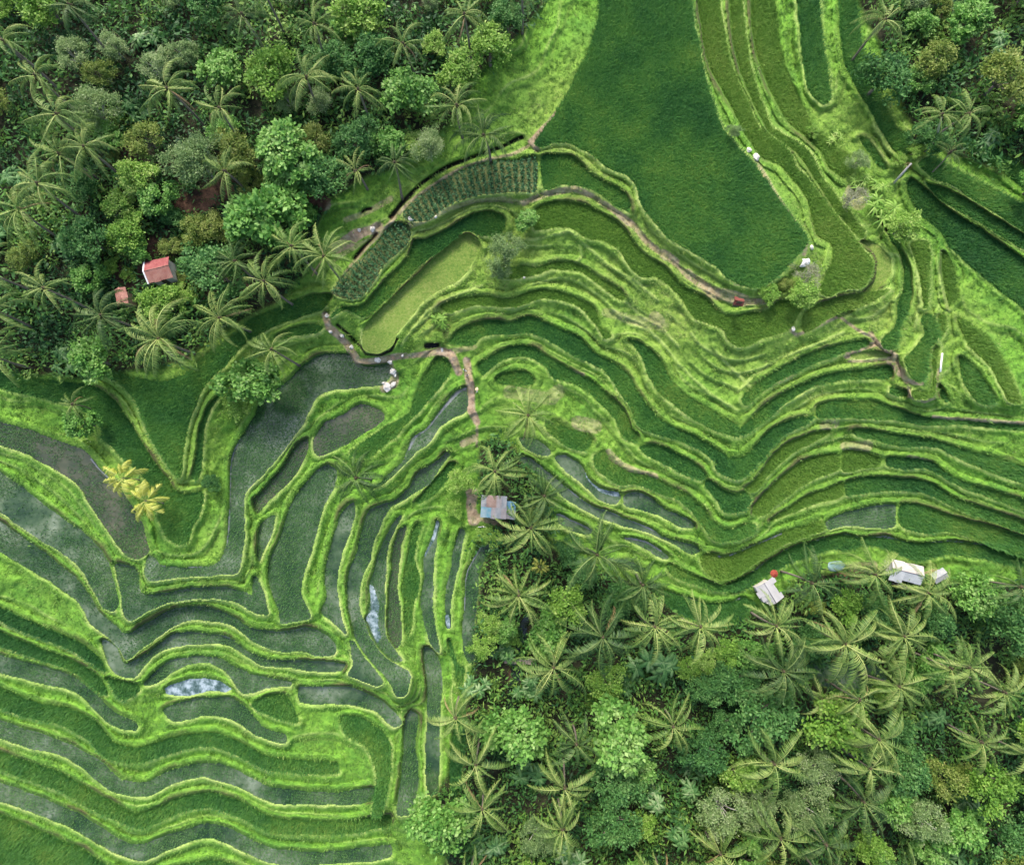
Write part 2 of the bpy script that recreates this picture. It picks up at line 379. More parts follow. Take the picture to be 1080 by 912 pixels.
PATHS = [
    ([(343, 333), (347, 345), (357, 354), (366, 362), (372, 372), (378, 381)], 4, .95),
    ([(378, 381), (398, 380), (420, 376), (445, 374), (462, 371), (474, 371)], 3.0, .9),
    ([(464, 370), (476, 373), (481, 385), (484, 392)], 4.2, 1), ([(474, 371), (500, 366)], 3, .6),
    ([(492, 380), (494, 395), (497, 410), (497, 432), (503, 445)], 4.0, 1), ([(503, 445), (503, 470)], 1.6, .8),
    ([(500, 462), (488, 468)], 4, .75), ([(411, 385), (417, 395), (415, 405), (405, 410)], 4, .8),
    ([(566, 158), (560, 150), (580, 130), (600, 105)], 3, .9), ([(562, 152), (540, 163), (515, 168), (485, 178), (455, 196), (430, 215), (414, 232)], 1.8, .8),
    ([(414, 232), (400, 248), (385, 263), (370, 280), (360, 296)], 2.0, .8),
    ([(552, 214), (575, 205), (605, 199), (625, 207), (650, 224), (668, 238), (685, 258), (705, 272), (722, 288), (742, 302), (760, 313), (780, 318), (805, 318)], 3.0, .8),
    ([(700, 268), (712, 276)], 5, .8), ([(725, 288), (748, 306)], 5, .75), ([(750, 308), (785, 316)], 6, .7),
    ([(432, 238), (450, 232), (475, 220), (500, 212), (530, 210), (552, 214)], 2.6, .55),
    ([(765 + 300 / 4.5, 308 + 170 / 4.5), (765 + 340 / 4.5, 308 + 205 / 4.5), (765 + 450 / 4.5, 308 + 155 / 4.5), (765 + 540 / 4.5, 308 + 115 / 4.5), (765 + 620 / 4.5, 308 + 175 / 4.5), (922, 357)], 1.7, .85),
    ([(918, 352), (925, 362), (910, 365), (893, 375)], 3.2, .95), ([(925, 362), (945, 375), (948, 390), (957, 402), (972, 404)], 2.8, .9), ([(940, 380), (950, 392)], 5, .8),
    ([(895, 381), (915, 381), (936, 379)], 1.2, .8), ([(958, 408), (960, 418), (975, 424), (985, 420), (990, 390)], 1.6, .8), ([(985, 440), (1003, 442), (1080, 446)], 2.2, .8),
    ([(835, 275), (800, 300), (775, 300)], 1.2, .35), ([(797, 168), (815, 200), (838, 235), (851, 255), (848, 268)], 2.0, .7),
    ([(355, 262), (375, 248), (398, 240)], 6, .9), ([(352, 275), (372, 262), (392, 250)], 2, .5), ([(365, 232), (385, 225), (412, 210)], 3, .6),
    ([(498, 520), (497, 535), (500, 548)], 6, 1), ([(505, 545), (530, 552)], 4, .9), ([(118, 170), (135, 160)], 9, .8), ([(175, 175), (185, 165)], 6, .6),
    ([(120, 285), (140, 298), (150, 290), (160, 262), (175, 250)], 8, .85), ([(195, 220), (220, 210), (240, 195)], 12, .8), ([(330, 205), (340, 215)], 9, .9),
    ([(255, 305), (290, 300)], 4, .6), ([(900, 600), (920, 597)], 6, .7), ([(885, 608), (900, 610)], 5, .7), ([(898, 200), (905, 215)], 7, .55),
    ([(538, 413), (580, 420), (588, 412)], 7, .4), ([(610, 445), (628, 450)], 7, .5),
    ([(642, 477), (655, 492), (690, 503)], 4, .7), ([(595, 390), (615, 395)], 2, .6), ([(890, 470), (915, 470)], 5, .55), ([(870, 448), (880, 447)], 5, .5),
    ([(960, 484), (980, 490)], 4, .5), ([(640, 330), (700, 345)], 5, .35), ([(835, 395), (815, 402), (790, 420)], 4, .4), ([(540, 640), (540, 750)], 4, .5),
    ([(690, 335), (695, 340)], 6, .5), ([(345, 420), (330, 410)], 2, .2),
]
for a, w, v in PATHS:
    stroke(a, w, v)
# narrow steps following the contours of the open grass slopes
Zs = blur(Z, 6) + (noise((GH, GW), 55, 61, 2) - .5) * .9
gy_, gx_ = np.gradient(Zs)
gr = np.hypot(gx_, gy_) + .012
fr = (Zs / .78) % 1.0
open_ = np.clip((D - 4) / 4, 0, 1) * np.clip((noise((GH, GW), 42, 62, 2) - .3) * 4, 0, 1)
lip = np.clip(1.25 - np.minimum(fr, 1 - fr) * .78 / (gr * 1.25), 0, 1) * open_ * np.clip(gr / .03, 0, 1)
stepz = (np.where(fr < .78, fr * .25, .195 + (fr - .78) / .22 * .805) - fr) * .78 * open_
foot_ = np.clip(1.1 - np.abs(fr - .80) * .78 / (gr * 1.6), 0, 1) * open_ * np.clip(gr / .03, 0, 1)
# ridge lines of the grass steps, drains cut along the bank
ridge = np.zeros((GH, GW), np.float32)
ditch = np.zeros((GH, GW), np.float32)
TT_ = lambda t, q: [(TX[t[1]] + a / 4.5, TY[t[0]] + b / 4.5) for a, b in q]
for t_, q_ in (('23', [(480, 80), (560, 150), (660, 180), (740, 260), (800, 340), (870, 410), (960, 490), (1080, 560)]), ('23', [(860, 195), (900, 250), (1000, 310), (1080, 390), (1160, 470)]),
               ('23', [(540, 40), (620, 110), (720, 170), (800, 260)]), ('14', [(640, 575), (760, 620), (830, 640), (870, 760), (800, 850)]), ('14', [(720, 470), (790, 560), (850, 620), (900, 700), (920, 860), (900, 980)]),
               ('14', [(700, 20), (750, 110), (830, 200), (780, 210), (700, 100)]), ('13', [(30, 560), (120, 560), (280, 520), (350, 580), (420, 640), (480, 690), (600, 760), (700, 850)]),
               ('13', [(330, 590), (340, 640), (300, 680)]), ('14', [(940, 560), (1000, 640), (1020, 760), (1060, 900)]), ('24', [(60, 470), (140, 390), (260, 310), (400, 260), (560, 190)]),
               ('24', [(100, 640), (180, 600), (300, 520), (420, 460)]), ('24', [(1010, 220), (1030, 260), (1020, 400), (1000, 500)]), ('22', [(520, 250), (560, 190), (640, 90), (760, 20), (900, -30)])):
    stroke(TT_(t_, q_), 1.6, 1.0, ridge)
for t_, q_, w_ in (('12', [(470, 455), (520, 390), (620, 290), (740, 215), (860, 170), (1000, 120), (1090, 75)], 2.0), ('12', [(296, 650), (340, 600), (400, 535)], 1.8), ('12', [(335, 428), (350, 418), (372, 414)], 1.5),
                   ('22', [(215, 155), (270, 200), (330, 265), (350, 295), (420, 298), (470, 275), (500, 220)], 1.3), ('22', [(640, 255), (690, 250)], 2.6), ('14', [(700, 420), (760, 510), (800, 580)], 1.1)):
    stroke(TT_(t_, q_), w_, 1.0, ditch)
ridge[padmask] = 0
lip[jungs0 > .4] = 0
foot_[jungs0 > .4] = 0
stepz[jungs0 > .4] = 0
ditch[padmask] = 0
crest = np.maximum(crest, np.maximum(ridge * .7, lip * .6) * (.5 + .6 * w_n))
soil_shade_f = np.maximum(soil_shade_f, foot_ * .55 * noise((GH, GW), 18, 64, 2))
Zt += stepz
Zt += blur(ridge, 2) * .25
Zt -= blur(ditch, 1) * .8
path[padmask] = 0
path *= 0.75 + 0.4 * noise((GH, GW), 6, 44, 2)

jungs = blur(jung, 12)

# how dry / olive the bank grass is (upper terraces paler, lower left lush)
dry = np.zeros((GH, GW), np.float32)
for x, y, r, v in [(520, 250, 120, .75), (700, 300, 110, .7), (930, 335, 26, 1.0), (880, 330, 40, .8), (850, 330, 130, .65), (900, 180, 110, .5), (470, 240, 70, 1.0), (455, 330, 55, .85), (360, 330, 60, .5), (560, 430, 50, .4), (640, 170, 120, .7),
                   (960, 350, 80, .6), (700, 420, 90, .3), (230, 360, 80, .55), (165, 470, 70, .5), (900, 480, 110, .3), (680, 520, 70, .25), (230, 580, 40, .3), (440, 340, 40, .4)]:
    dry = np.maximum(dry, v * np.exp(-(((PXg - x) ** 2 + (PYg - y) ** 2) / r ** 2) ** 1.5))
dry = np.clip(dry + (noise((GH, GW), 40, 70, 3) - 0.5) * 0.6, 0, 1)

# ------------------------------------------------------------------ mesh helpers
def mesh_np(name, V, faces_flat, nper, attrs=None, smooth=False):
    me = bpy.data.meshes.new(name)
    V = np.ascontiguousarray(V, np.float32)
    faces_flat = np.ascontiguousarray(faces_flat, np.int32).ravel()
    nf = len(faces_flat) // nper
    me.vertices.add(len(V))
    me.vertices.foreach_set('co', V.ravel())
    me.loops.add(len(faces_flat))
    me.loops.foreach_set('vertex_index', faces_flat)
    me.polygons.add(nf)
    me.polygons.foreach_set('loop_start', np.arange(0, nf * nper, nper, dtype=np.int32))
    me.polygons.foreach_set('loop_total', np.full(nf, nper, np.int32))
    if smooth:
        me.polygons.foreach_set('use_smooth', np.ones(nf, bool))
    for k, a in (attrs or {}).items():
        at = me.attributes.new(k, 'FLOAT', 'POINT')
        at.data.foreach_set('value', np.ascontiguousarray(a, np.float32).ravel())
    me.update(calc_edges=True)
    return me


class MB:
    def __init__(s):
        s.v, s.f, s.mi = [], [], []

    def add(s, vs, fs, mi=0):
        o = len(s.v)
        s.v += [tuple(v) for v in vs]
        s.f += [tuple(o + i for i in f) for f in fs]
        s.mi += [mi] * len(fs)

    def box(s, c, size, rz=0, mi=0, M=None):
        hx, hy, hz = size[0] / 2, size[1] / 2, size[2] / 2
        ca, sa = math.cos(rz), math.sin(rz)
        vs = []
        for z in (-hz, hz):
            for x, y in ((-hx, -hy), (hx, -hy), (hx, hy), (-hx, hy)):
                v = Vector((c[0] + x * ca - y * sa, c[1] + x * sa + y * ca, c[2] + z))
                vs.append(M @ v if M else v)
        s.add(vs, [(3, 2, 1, 0), (4, 5, 6, 7), (0, 1, 5, 4), (1, 2, 6, 5), (2, 3, 7, 6), (3, 0, 4, 7)], mi)

    def tube(s, pts, radii, n=8, mi=0, cap=True):
        pts = [Vector(p) for p in pts]
        rings = []
        for i, p in enumerate(pts):
            d = (pts[min(i + 1, len(pts) - 1)] - pts[max(i - 1, 0)]).normalized()
            a = d.orthogonal().normalized() if abs(d.z) < 0.99 else Vector((1, 0, 0))
            a = (a - d * a.dot(d)).normalized()
            b = d.cross(a)
            rings.append([p + (a * math.cos(2 * PI * k / n) + b * math.sin(2 * PI * k / n)) * radii[i] for k in range(n)])
        vs = [v for r in rings for v in r]
        fs = [(i * n + k, i * n + (k + 1) % n, (i + 1) * n + (k + 1) % n, (i + 1) * n + k) for i in range(len(pts) - 1) for k in range(n)]
        if cap:
            fs += [tuple(range(n))[::-1], tuple((len(pts) - 1) * n + k for k in range(n))]
        s.add(vs, fs, mi)

    def sheet(s, P, thick, mi=0):
        """P: grid [i][j] of points, thickened downward"""
        ni, nj = len(P), len(P[0])
        top = [Vector(P[i][j]) for i in range(ni) for j in range(nj)]
        bot = [v - Vector((0, 0, thick)) for v in top]
        N = ni * nj
        fs = []
        for i in range(ni - 1):
            for j in range(nj - 1):
                q = (i * nj + j, (i + 1) * nj + j, (i + 1) * nj + j + 1, i * nj + j + 1)
                fs.append(q)
                fs.append(tuple(N + k for k in q[::-1]))
        ed = [i * nj for i in range(ni)] + [(ni - 1) * nj + j for j in range(1, nj)] + [i * nj + nj - 1 for i in range(ni - 2, -1, -1)] + [j for j in range(nj - 2, 0, -1)]
        for a, b in zip(ed, ed[1:] + ed[:1]):
            fs.append((b, a, N + a, N + b))
        s.add(top + bot, fs, mi)

    def mesh(s, name, mats=(), smooth=False):
        me = bpy.data.meshes.new(name)
        me.from_pydata(s.v, [], s.f)
        for m in mats:
            me.materials.append(m)
        me.polygons.foreach_set('material_index', s.mi)
        if smooth:
            me.polygons.foreach_set('use_smooth', [True] * len(me.polygons))
        me.update()
        return me


def obj(name, me, mat=None, parent=None, loc=None):
    o = bpy.data.objects.new(name, me)
    if mat and me is not None and not me.materials:
        me.materials.append(mat)
    C.objects.link(o)
    if parent:
        o.parent = parent
    if loc is not None:
        o.location = loc
    return o


def tag(o, label=None, cat=None, group=None, kind=None):
    if label: o['label'] = label
    if cat: o['category'] = cat
    if group: o['group'] = group
    if kind: o['kind'] = kind
    return o


def ground(X, Y):
    z = 6.0
    for _ in range(8):
        px, py = proj(X, Y, z)
        ix, iy = int(round(min(max(px - GX0, 0), GW - 1))), int(round(min(max(py - GY0, 0), GH - 1)))
        z = float(Zt[iy, ix])
    if pid[iy, ix] >= 0:
        z = float(zfix[iy, ix])
    return z


def at(px, py, h=0.0):
    """base point on the ground of something whose top, h above the ground, shows at the pixel"""
    ix, iy = int(round(min(max(px - GX0, 0), GW - 1))), int(round(min(max(py - GY0, 0), GH - 1)))
    g = float(Zt[iy, ix])
    for _ in range(5):
        X, Y = unproj(px, py, g + h)
        g = ground(float(X), float(Y))
    return Vector((float(X), float(Y), g))


# ------------------------------------------------------------------ materials
def new_mat(name):
    m = bpy.data.materials.new(name)
    m.use_nodes = True
    nt = m.node_tree
    nt.nodes.clear()
    return m, nt


def N(nt, t, **kw):
    n = nt.nodes.new(t)
    for k, v in kw.items():
        if k.startswith('i_'):
            n.inputs[k[2:].replace('_', ' ')].default_value = v
        else:
            setattr(n, k, v)
    return n


def ramp(nt, src, stops):
    r = N(nt, 'ShaderNodeValToRGB')
    el = r.color_ramp.elements
    while len(el) > 1:
        el.remove(el[-1])
    el[0].position = stops[0][0]
    el[0].color = (*stops[0][1], 1)
    for p, c in stops[1:]:
        e = el.new(p)
        e.color = (*c, 1)
    nt.links.new(src, r.inputs['Fac'])
    return r.outputs['Color']


def mixc(nt, fac, a, b):
    m = N(nt, 'ShaderNodeMix', data_type='RGBA')
    for s, v in ((m.inputs['Factor'], fac), (m.inputs[6], a), (m.inputs[7], b)):
        if isinstance(v, (int, float)):
            s.default_value = v
        elif isinstance(v, tuple):
            s.default_value = (*v, 1)
        else:
            nt.links.new(v, s)
    return m.outputs[2]


def math_n(nt, op, a, b=0.0):
    m = N(nt, 'ShaderNodeMath', operation=op)
    for s, v in ((m.inputs[0], a), (m.inputs[1], b)):
        if isinstance(v, (int, float)):
            s.default_value = v
        else:
            nt.links.new(v, s)
    return m.outputs[0]


def attr(nt, name):
    return N(nt, 'ShaderNodeAttribute', attribute_name=name).outputs['Fac']


def pos_noise(nt, scale, detail=3, rough=0.6):
    g = N(nt, 'ShaderNodeNewGeometry')
    n = N(nt, 'ShaderNodeTexNoise', i_Scale=scale, i_Detail=detail, i_Roughness=rough)
    nt.links.new(g.outputs['Position'], n.inputs['Vector'])
    return n.outputs['Fac']


def finish(nt, col, rough=0.9, spec=0.2, bump=None, bdist=0.1, metallic=0.0):
    b = N(nt, 'ShaderNodeBsdfPrincipled')
    b.inputs['Roughness'].default_value = rough
    b.inputs['Specular IOR Level'].default_value = spec
    b.inputs['Metallic'].default_value = metallic
    if isinstance(col, tuple):
        b.inputs['Base Color'].default_value = (*col, 1)
    else:
        nt.links.new(col, b.inputs['Base Color'])
    if bump is not None:
        bn = N(nt, 'ShaderNodeBump', i_Strength=0.8, i_Distance=bdist)
        nt.links.new(bump, bn.inputs['Height'])
        nt.links.new(bn.outputs['Normal'], b.inputs['Normal'])
    o = N(nt, 'ShaderNodeOutputMaterial')
    nt.links.new(b.outputs[0], o.inputs[0])
    return b


def simple(name, c, rough=0.8, var=0.25, scale=1.5, spec=0.3, metallic=0.0):
    m, nt = new_mat(name)
    n = pos_noise(nt, scale, 4, 0.65)
    lo = tuple(x * (1 - var) for x in c)
    hi = tuple(min(1, x * (1 + var)) for x in c)
    finish(nt, ramp(nt, n, [(0.3, lo), (0.7, hi)]), rough, spec, metallic=metallic)
    return m


def leaf_mat(name, stops, transl=0.36, rnd=0.25, gloss=0.25):
    """foliage: colour along the 'tint' attribute, a little different on every object"""
    m, nt = new_mat(name)
    t = attr(nt, 'tint')
    oi = N(nt, 'ShaderNodeObjectInfo')
    t2 = math_n(nt, 'ADD', t, math_n(nt, 'MULTIPLY', math_n(nt, 'SUBTRACT', oi.outputs['Random'], 0.5), rnd))
    col = ramp(nt, t2, stops)
    b = N(nt, 'ShaderNodeBsdfPrincipled')
    b.inputs['Roughness'].default_value = 0.55
    b.inputs['Specular IOR Level'].default_value = gloss
    nt.links.new(col, b.inputs['Base Color'])
    tr = N(nt, 'ShaderNodeBsdfTranslucent')
    nt.links.new(col, tr.inputs['Color'])
    mx = N(nt, 'ShaderNodeMixShader')
    mx.inputs[0].default_value = transl
    nt.links.new(b.outputs[0], mx.inputs[1])
    nt.links.new(tr.outputs[0], mx.inputs[2])
    o = N(nt, 'ShaderNodeOutputMaterial')
    nt.links.new(mx.outputs[0], o.inputs[0])
    return m


# the bank grass, bare earth and jungle floor
mt, nt = new_mat('hillside_grass')
n1 = pos_noise(nt, 0.9, 5, 0.7)
n2 = pos_noise(nt, 0.17, 3)
n3 = pos_noise(nt, 3.5, 3)
lush = ramp(nt, n1, [(0.25, (.085, .205, .028)), (0.5, (.125, .275, .034)), (0.66, (.165, .325, .042)), (0.85, (.21, .36, .06))])
olive = ramp(nt, n1, [(0.28, (.13, .20, .035)), (0.5, (.20, .29, .055)), (0.7, (.29, .35, .09))])
deep = ramp(nt, n1, [(0.3, (.05, .15, .025)), (0.7, (.10, .24, .035))])
lush = mixc(nt, ramp(nt, n2, [(0.48, (0, 0, 0)), (0.66, (.85, .85, .85))]), lush, deep)
g = mixc(nt, attr(nt, 'dry'), lush, olive)
g = mixc(nt, math_n(nt, 'MULTIPLY', attr(nt, 'crest'), 0.85), g, (.34, .42, .13))
soil_shade = ramp(nt, n3, [(0.3, (.028, .024, .014)), (0.6, (.085, .065, .038)), (0.8, (.16, .12, .075))])  # soil colour, darkened to carry the shade line under the bank
sf = math_n(nt, 'MULTIPLY', attr(nt, 'foot'), math_n(nt, 'ADD', n1, 0.35))
g = mixc(nt, sf, g, soil_shade)
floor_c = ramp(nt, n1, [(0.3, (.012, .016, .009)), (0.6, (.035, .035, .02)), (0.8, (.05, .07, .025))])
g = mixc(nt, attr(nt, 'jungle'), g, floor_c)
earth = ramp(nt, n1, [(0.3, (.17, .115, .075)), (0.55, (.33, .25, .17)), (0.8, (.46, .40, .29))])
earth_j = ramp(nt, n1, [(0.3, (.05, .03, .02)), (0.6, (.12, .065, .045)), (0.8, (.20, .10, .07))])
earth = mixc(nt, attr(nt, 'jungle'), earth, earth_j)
g = mixc(nt, attr(nt, 'path'), g, earth)
finish(nt, g, 0.95, 0.1, n3, 0.15)
M_HILL = mt


def rice_mat(name, a, b, c):
    m, nt = new_mat(name)
    n = pos_noise(nt, 2.6, 4, 0.75)
    n_ = pos_noise(nt, 0.12, 3)
    col = ramp(nt, math_n(nt, 'ADD', math_n(nt, 'MULTIPLY', n, 0.7), math_n(nt, 'MULTIPLY', n_, 0.3)), [(0.35, a), (0.5, b), (0.65, c)])
    finish(nt, col, 0.9, 0.1, n, 0.3)
    return m


M_PAD = {
    'D': rice_mat('rice_floor_green', (.04, .125, .03), (.062, .175, .04), (.085, .21, .045)),
    'O': rice_mat('rice_floor_olive', (.075, .15, .025), (.12, .225, .036), (.155, .26, .045)),
    'L': rice_mat('mown_grass', (.09, .18, .03), (.17, .25, .05), (.27, .30, .09)),
    'V': rice_mat('garden_soil', (.06, .09, .03), (.12, .15, .055), (.20, .21, .09)),
}


def water_mat(name, stops, rough=0.12, sc=0.16):
    m, nt = new_mat(name)
    n = pos_noise(nt, sc, 4, 0.65)
    n_ = pos_noise(nt, 1.6, 3, 0.7)
    col = ramp(nt, math_n(nt, 'ADD', math_n(nt, 'MULTIPLY', n, 0.85), math_n(nt, 'MULTIPLY', n_, 0.15)), stops)
    finish(nt, col, rough, 0.5)
    return m


M_PAD['W'] = water_mat('paddy_water', [(0.38, (.014, .038, .013)), (0.48, (.042, .078, .032)), (0.56, (.085, .122, .066)), (0.68, (.17, .21, .145))])
M_PAD['B'] = water_mat('muddy_water', [(0.36, (.02, .035, .015)), (0.5, (.045, .055, .028)), (0.65, (.085, .085, .05))], 0.2)
M_PAD['M'] = water_mat('sky_sheen_water', [(0.38, (.03, .06, .05)), (0.48, (.09, .14, .14)), (0.56, (.22, .28, .30)), (0.68, (.38, .45, .48))], 0.2, .75)  # bright sky reflection painted into the water as pale patches
M_CHAN = water_mat('channel_water', [(0.36, (.07, .09, .08)), (0.5, (.14, .16, .155)), (0.66, (.24, .25, .26))], 0.25)
M_STREAM = water_mat('stream_water', [(0.38, (.008, .012, .01)), (0.6, (.02, .03, .022))], 0.08)

M_GRASS = leaf_mat('grass_blades', [(0, (.07, .165, .03)), (0.35, (.125, .265, .038)), (0.65, (.185, .33, .055)), (0.85, (.26, .36, .09)), (1, (.36, .41, .15))], 0.3, 0)
M_RICE = leaf_mat('rice_leaves', [(0, (.035, .14, .035)), (0.4, (.075, .225, .045)), (0.75, (.125, .29, .05)), (1, (.20, .33, .06))], 0.4, 0)
M_OLIVE = leaf_mat('ripening_rice_leaves', [(0, (.09, .21, .03)), (0.5, (.155, .30, .045)), (1, (.23, .34, .065))], 0.4, 0)
M_SEED = leaf_mat('seedling_leaves', [(0, (.04, .13, .035)), (0.5, (.08, .205, .05)), (1, (.14, .26, .075))], 0.3, 0)
M_UNDER = leaf_mat('undergrowth_leaves', [(0, (.02, .07, .022)), (0.4, (.05, .15, .035)), (0.75, (.10, .23, .04)), (1, (.19, .31, .06))], 0.3, 0)
M_VEG = leaf_mat('vegetable_leaves', [(0, (.018, .075, .025)), (0.5, (.035, .12, .04)), (1, (.10, .2, .07))], 0.2, 0)
M_FROND = leaf_mat('palm_frond', [(0, (.03, .08, .015)), (0.35, (.085, .165, .03)), (0.65, (.175, .265, .06)), (0.9, (.30, .37, .10)), (1, (.40, .45, .15))], 0.25, 0.45, 0.35)
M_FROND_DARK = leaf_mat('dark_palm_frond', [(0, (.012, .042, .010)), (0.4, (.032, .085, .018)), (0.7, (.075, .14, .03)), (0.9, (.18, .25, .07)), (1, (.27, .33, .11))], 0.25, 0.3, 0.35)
M_FROND_DEAD = leaf_mat('withered_frond', [(0, (.16, .10, .05)), (0.6, (.30, .20, .10)), (1, (.42, .30, .17))], 0.15, 0.2)
M_FROND_YEL = leaf_mat('yellow_frond', [(0, (.24, .29, .03)), (0.5, (.40, .43, .075)), (1, (.58, .58, .19))], 0.25, 0.15)
M_BARK = simple('palm_bark', (.17, .145, .115), 0.9, 0.4, 4)
M_BARK_PALE = simple('pale_bark', (.42, .40, .36), 0.9, 0.25, 4)
LEAF = {
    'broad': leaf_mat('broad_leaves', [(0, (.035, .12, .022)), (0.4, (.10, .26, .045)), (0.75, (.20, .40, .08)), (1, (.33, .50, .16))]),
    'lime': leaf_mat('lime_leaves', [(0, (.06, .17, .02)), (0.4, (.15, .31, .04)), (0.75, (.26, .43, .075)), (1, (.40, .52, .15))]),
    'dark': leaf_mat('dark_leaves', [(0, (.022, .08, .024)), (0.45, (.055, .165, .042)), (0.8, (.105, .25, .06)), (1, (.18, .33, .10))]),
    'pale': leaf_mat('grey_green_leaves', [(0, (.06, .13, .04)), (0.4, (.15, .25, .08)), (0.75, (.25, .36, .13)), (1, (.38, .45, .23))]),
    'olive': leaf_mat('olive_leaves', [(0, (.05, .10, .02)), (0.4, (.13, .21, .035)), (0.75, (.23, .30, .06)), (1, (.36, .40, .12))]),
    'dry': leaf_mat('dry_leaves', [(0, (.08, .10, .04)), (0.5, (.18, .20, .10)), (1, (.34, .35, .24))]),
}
LEAF['banana'] = LEAF['lime']
LEAF['plantain'] = leaf_mat('plantain_leaves', [(0, (.025, .09, .03)), (0.5, (.07, .19, .05)), (0.8, (.16, .30, .10)), (1, (.34, .45, .22))])

# ------------------------------------------------------------------ terrain sheet
def skirt(a0, a1, far):
    out, s, x = [], 2.0, a1
    while x < far:
        s *= 1.35
        x += s
        out.append(x)
    return out


xs_hi = skirt(0, GX0 + GW - 1, 3600)
xs = np.array([-(v - (GX0 + GW - 1)) + GX0 for v in xs_hi][::-1] + list(range(GX0, GX0 + GW)) + xs_hi, float)
ys_hi = skirt(0, GY0 + GH - 1, 3400)
ys = np.array([-(v - (GY0 + GH - 1)) + GY0 for v in ys_hi][::-1] + list(range(GY0, GY0 + GH)) + ys_hi, float)
ixc = np.clip(xs - GX0, 0, GW - 1).astype(int)
iyc = np.clip(ys - GY0, 0, GH - 1).astype(int)
full = lambda A: A[iyc][:, ixc]
QX, QY = np.meshgrid(xs, ys)
ZF = full(Zt)
outd = np.maximum(np.maximum(GX0 - QX, QX - (GX0 + GW - 1)), np.maximum(GY0 - QY, QY - (GY0 + GH - 1))).clip(0)
fade = np.exp(-outd / 45)
ZF = ZF * fade + full(blur(Zt, 90)) * (1 - fade)
ZF = ZF + np.clip(outd / 400, 0, 1) * 2.0 * np.sin(QX / 170.0) * np.cos(QY / 210.0) + np.clip(outd / 900, 0, 3) * 3
WX, WY = unproj(QX, QY, ZF)
nh, nw = ZF.shape
idx = np.arange(nh * nw).reshape(nh, nw)
quads = np.stack([idx[1:, :-1], idx[1:, 1:], idx[:-1, 1:], idx[:-1, :-1]], -1).reshape(-1, 4)
V = np.stack([WX, WY, ZF], -1).reshape(-1, 3)
at_all = {'crest': full(crest), 'foot': full(soil_shade_f), 'jungle': full(np.maximum(jungs, ditch)), 'path': full(np.clip(path, 0, 1)), 'dry': full(dry)}
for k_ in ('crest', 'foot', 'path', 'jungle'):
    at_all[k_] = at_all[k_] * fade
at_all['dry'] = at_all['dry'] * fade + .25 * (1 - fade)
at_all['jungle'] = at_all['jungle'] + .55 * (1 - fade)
# footpaths are split off as their own ground object
pf = at_all['path']
pq = (pf[1:, :-1] + pf[1:, 1:] + pf[:-1, 1:] + pf[:-1, :-1]).reshape(-1) > 2.0


def sub_terrain(name, sel):
    q = quads[sel]
    u, inv = np.unique(q, return_inverse=True)
    me = mesh_np(name, V[u], inv.reshape(-1, 4), 4, {k: a.reshape(-1)[u] for k, a in at_all.items()}, smooth=True)
    o = obj(name, me, M_HILL)
    return o


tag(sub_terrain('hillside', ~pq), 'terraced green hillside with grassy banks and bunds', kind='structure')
tag(sub_terrain('footpath', pq), 'bare earth footpaths and worn ground along the terraces', kind='structure')

# ------------------------------------------------------------------ paddies
PNAME = {'D': ('rice_paddy', 'terrace floor planted with dense green rice'), 'O': ('rice_paddy', 'terrace floor planted with olive ripening rice'),
         'W': ('flooded_paddy', 'flooded terrace with young rice seedlings in grey water'), 'B': ('flooded_paddy', 'flooded terrace of brown muddy water'),
         'M': ('open_water', 'open water on a terrace with pale sky reflection in its colour'), 'L': ('mown_terrace', 'mown pale green grass terrace'), 'V': ('vegetable_plot', 'terrace planted with dark green vegetable rows')}
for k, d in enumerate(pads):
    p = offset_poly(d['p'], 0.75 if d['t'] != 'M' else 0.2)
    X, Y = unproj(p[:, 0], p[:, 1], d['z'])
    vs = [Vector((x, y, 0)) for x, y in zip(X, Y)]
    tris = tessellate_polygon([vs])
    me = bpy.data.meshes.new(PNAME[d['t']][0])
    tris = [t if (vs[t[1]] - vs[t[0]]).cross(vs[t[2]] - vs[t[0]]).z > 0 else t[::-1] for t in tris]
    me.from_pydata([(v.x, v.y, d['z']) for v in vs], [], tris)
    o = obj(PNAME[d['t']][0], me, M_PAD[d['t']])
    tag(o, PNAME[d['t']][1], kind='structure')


# ------------------------------------------------------------------ open irrigation channels along the paddies' upper edges
CH = '''34 2.42 1.5 0,838 120,783 220,713 330,653 395,630
34 2.42 1.7 425,636 500,610 560,598 640,616 760,619 900,645 1000,637 1075,636 1550,688
43 2.02 1.4 685,303 750,335 860,371 960,391 1060,381 1100,362
33 4.22 1.1 250,366 320,428 380,470 450,486 560,538 660,578 760,628
33 4.12 1.2 985,716 1040,706 1080,692 1150,660 1290,603
33 3.02 1.3 222,508 300,542 390,586
33 3.42 1.0 545,625 640,640 720,690
31 8.22 .75 790,150 760,215 744,280 740,420 737,560 722,670 692,731 650,755 560,765 420,756
22 6.62 1.0 830,455 790,475 730,540 650,640 580,690 556,750
42 1.22 .7 918,102 900,125 860,192 832,240 822,300 818,430
31 8.52 .8 80,250 110,290 150,330 170,345
41 3.02 .7 690,545 750,562 830,615 900,645
'''
chan = np.zeros((GH, GW), np.float32)
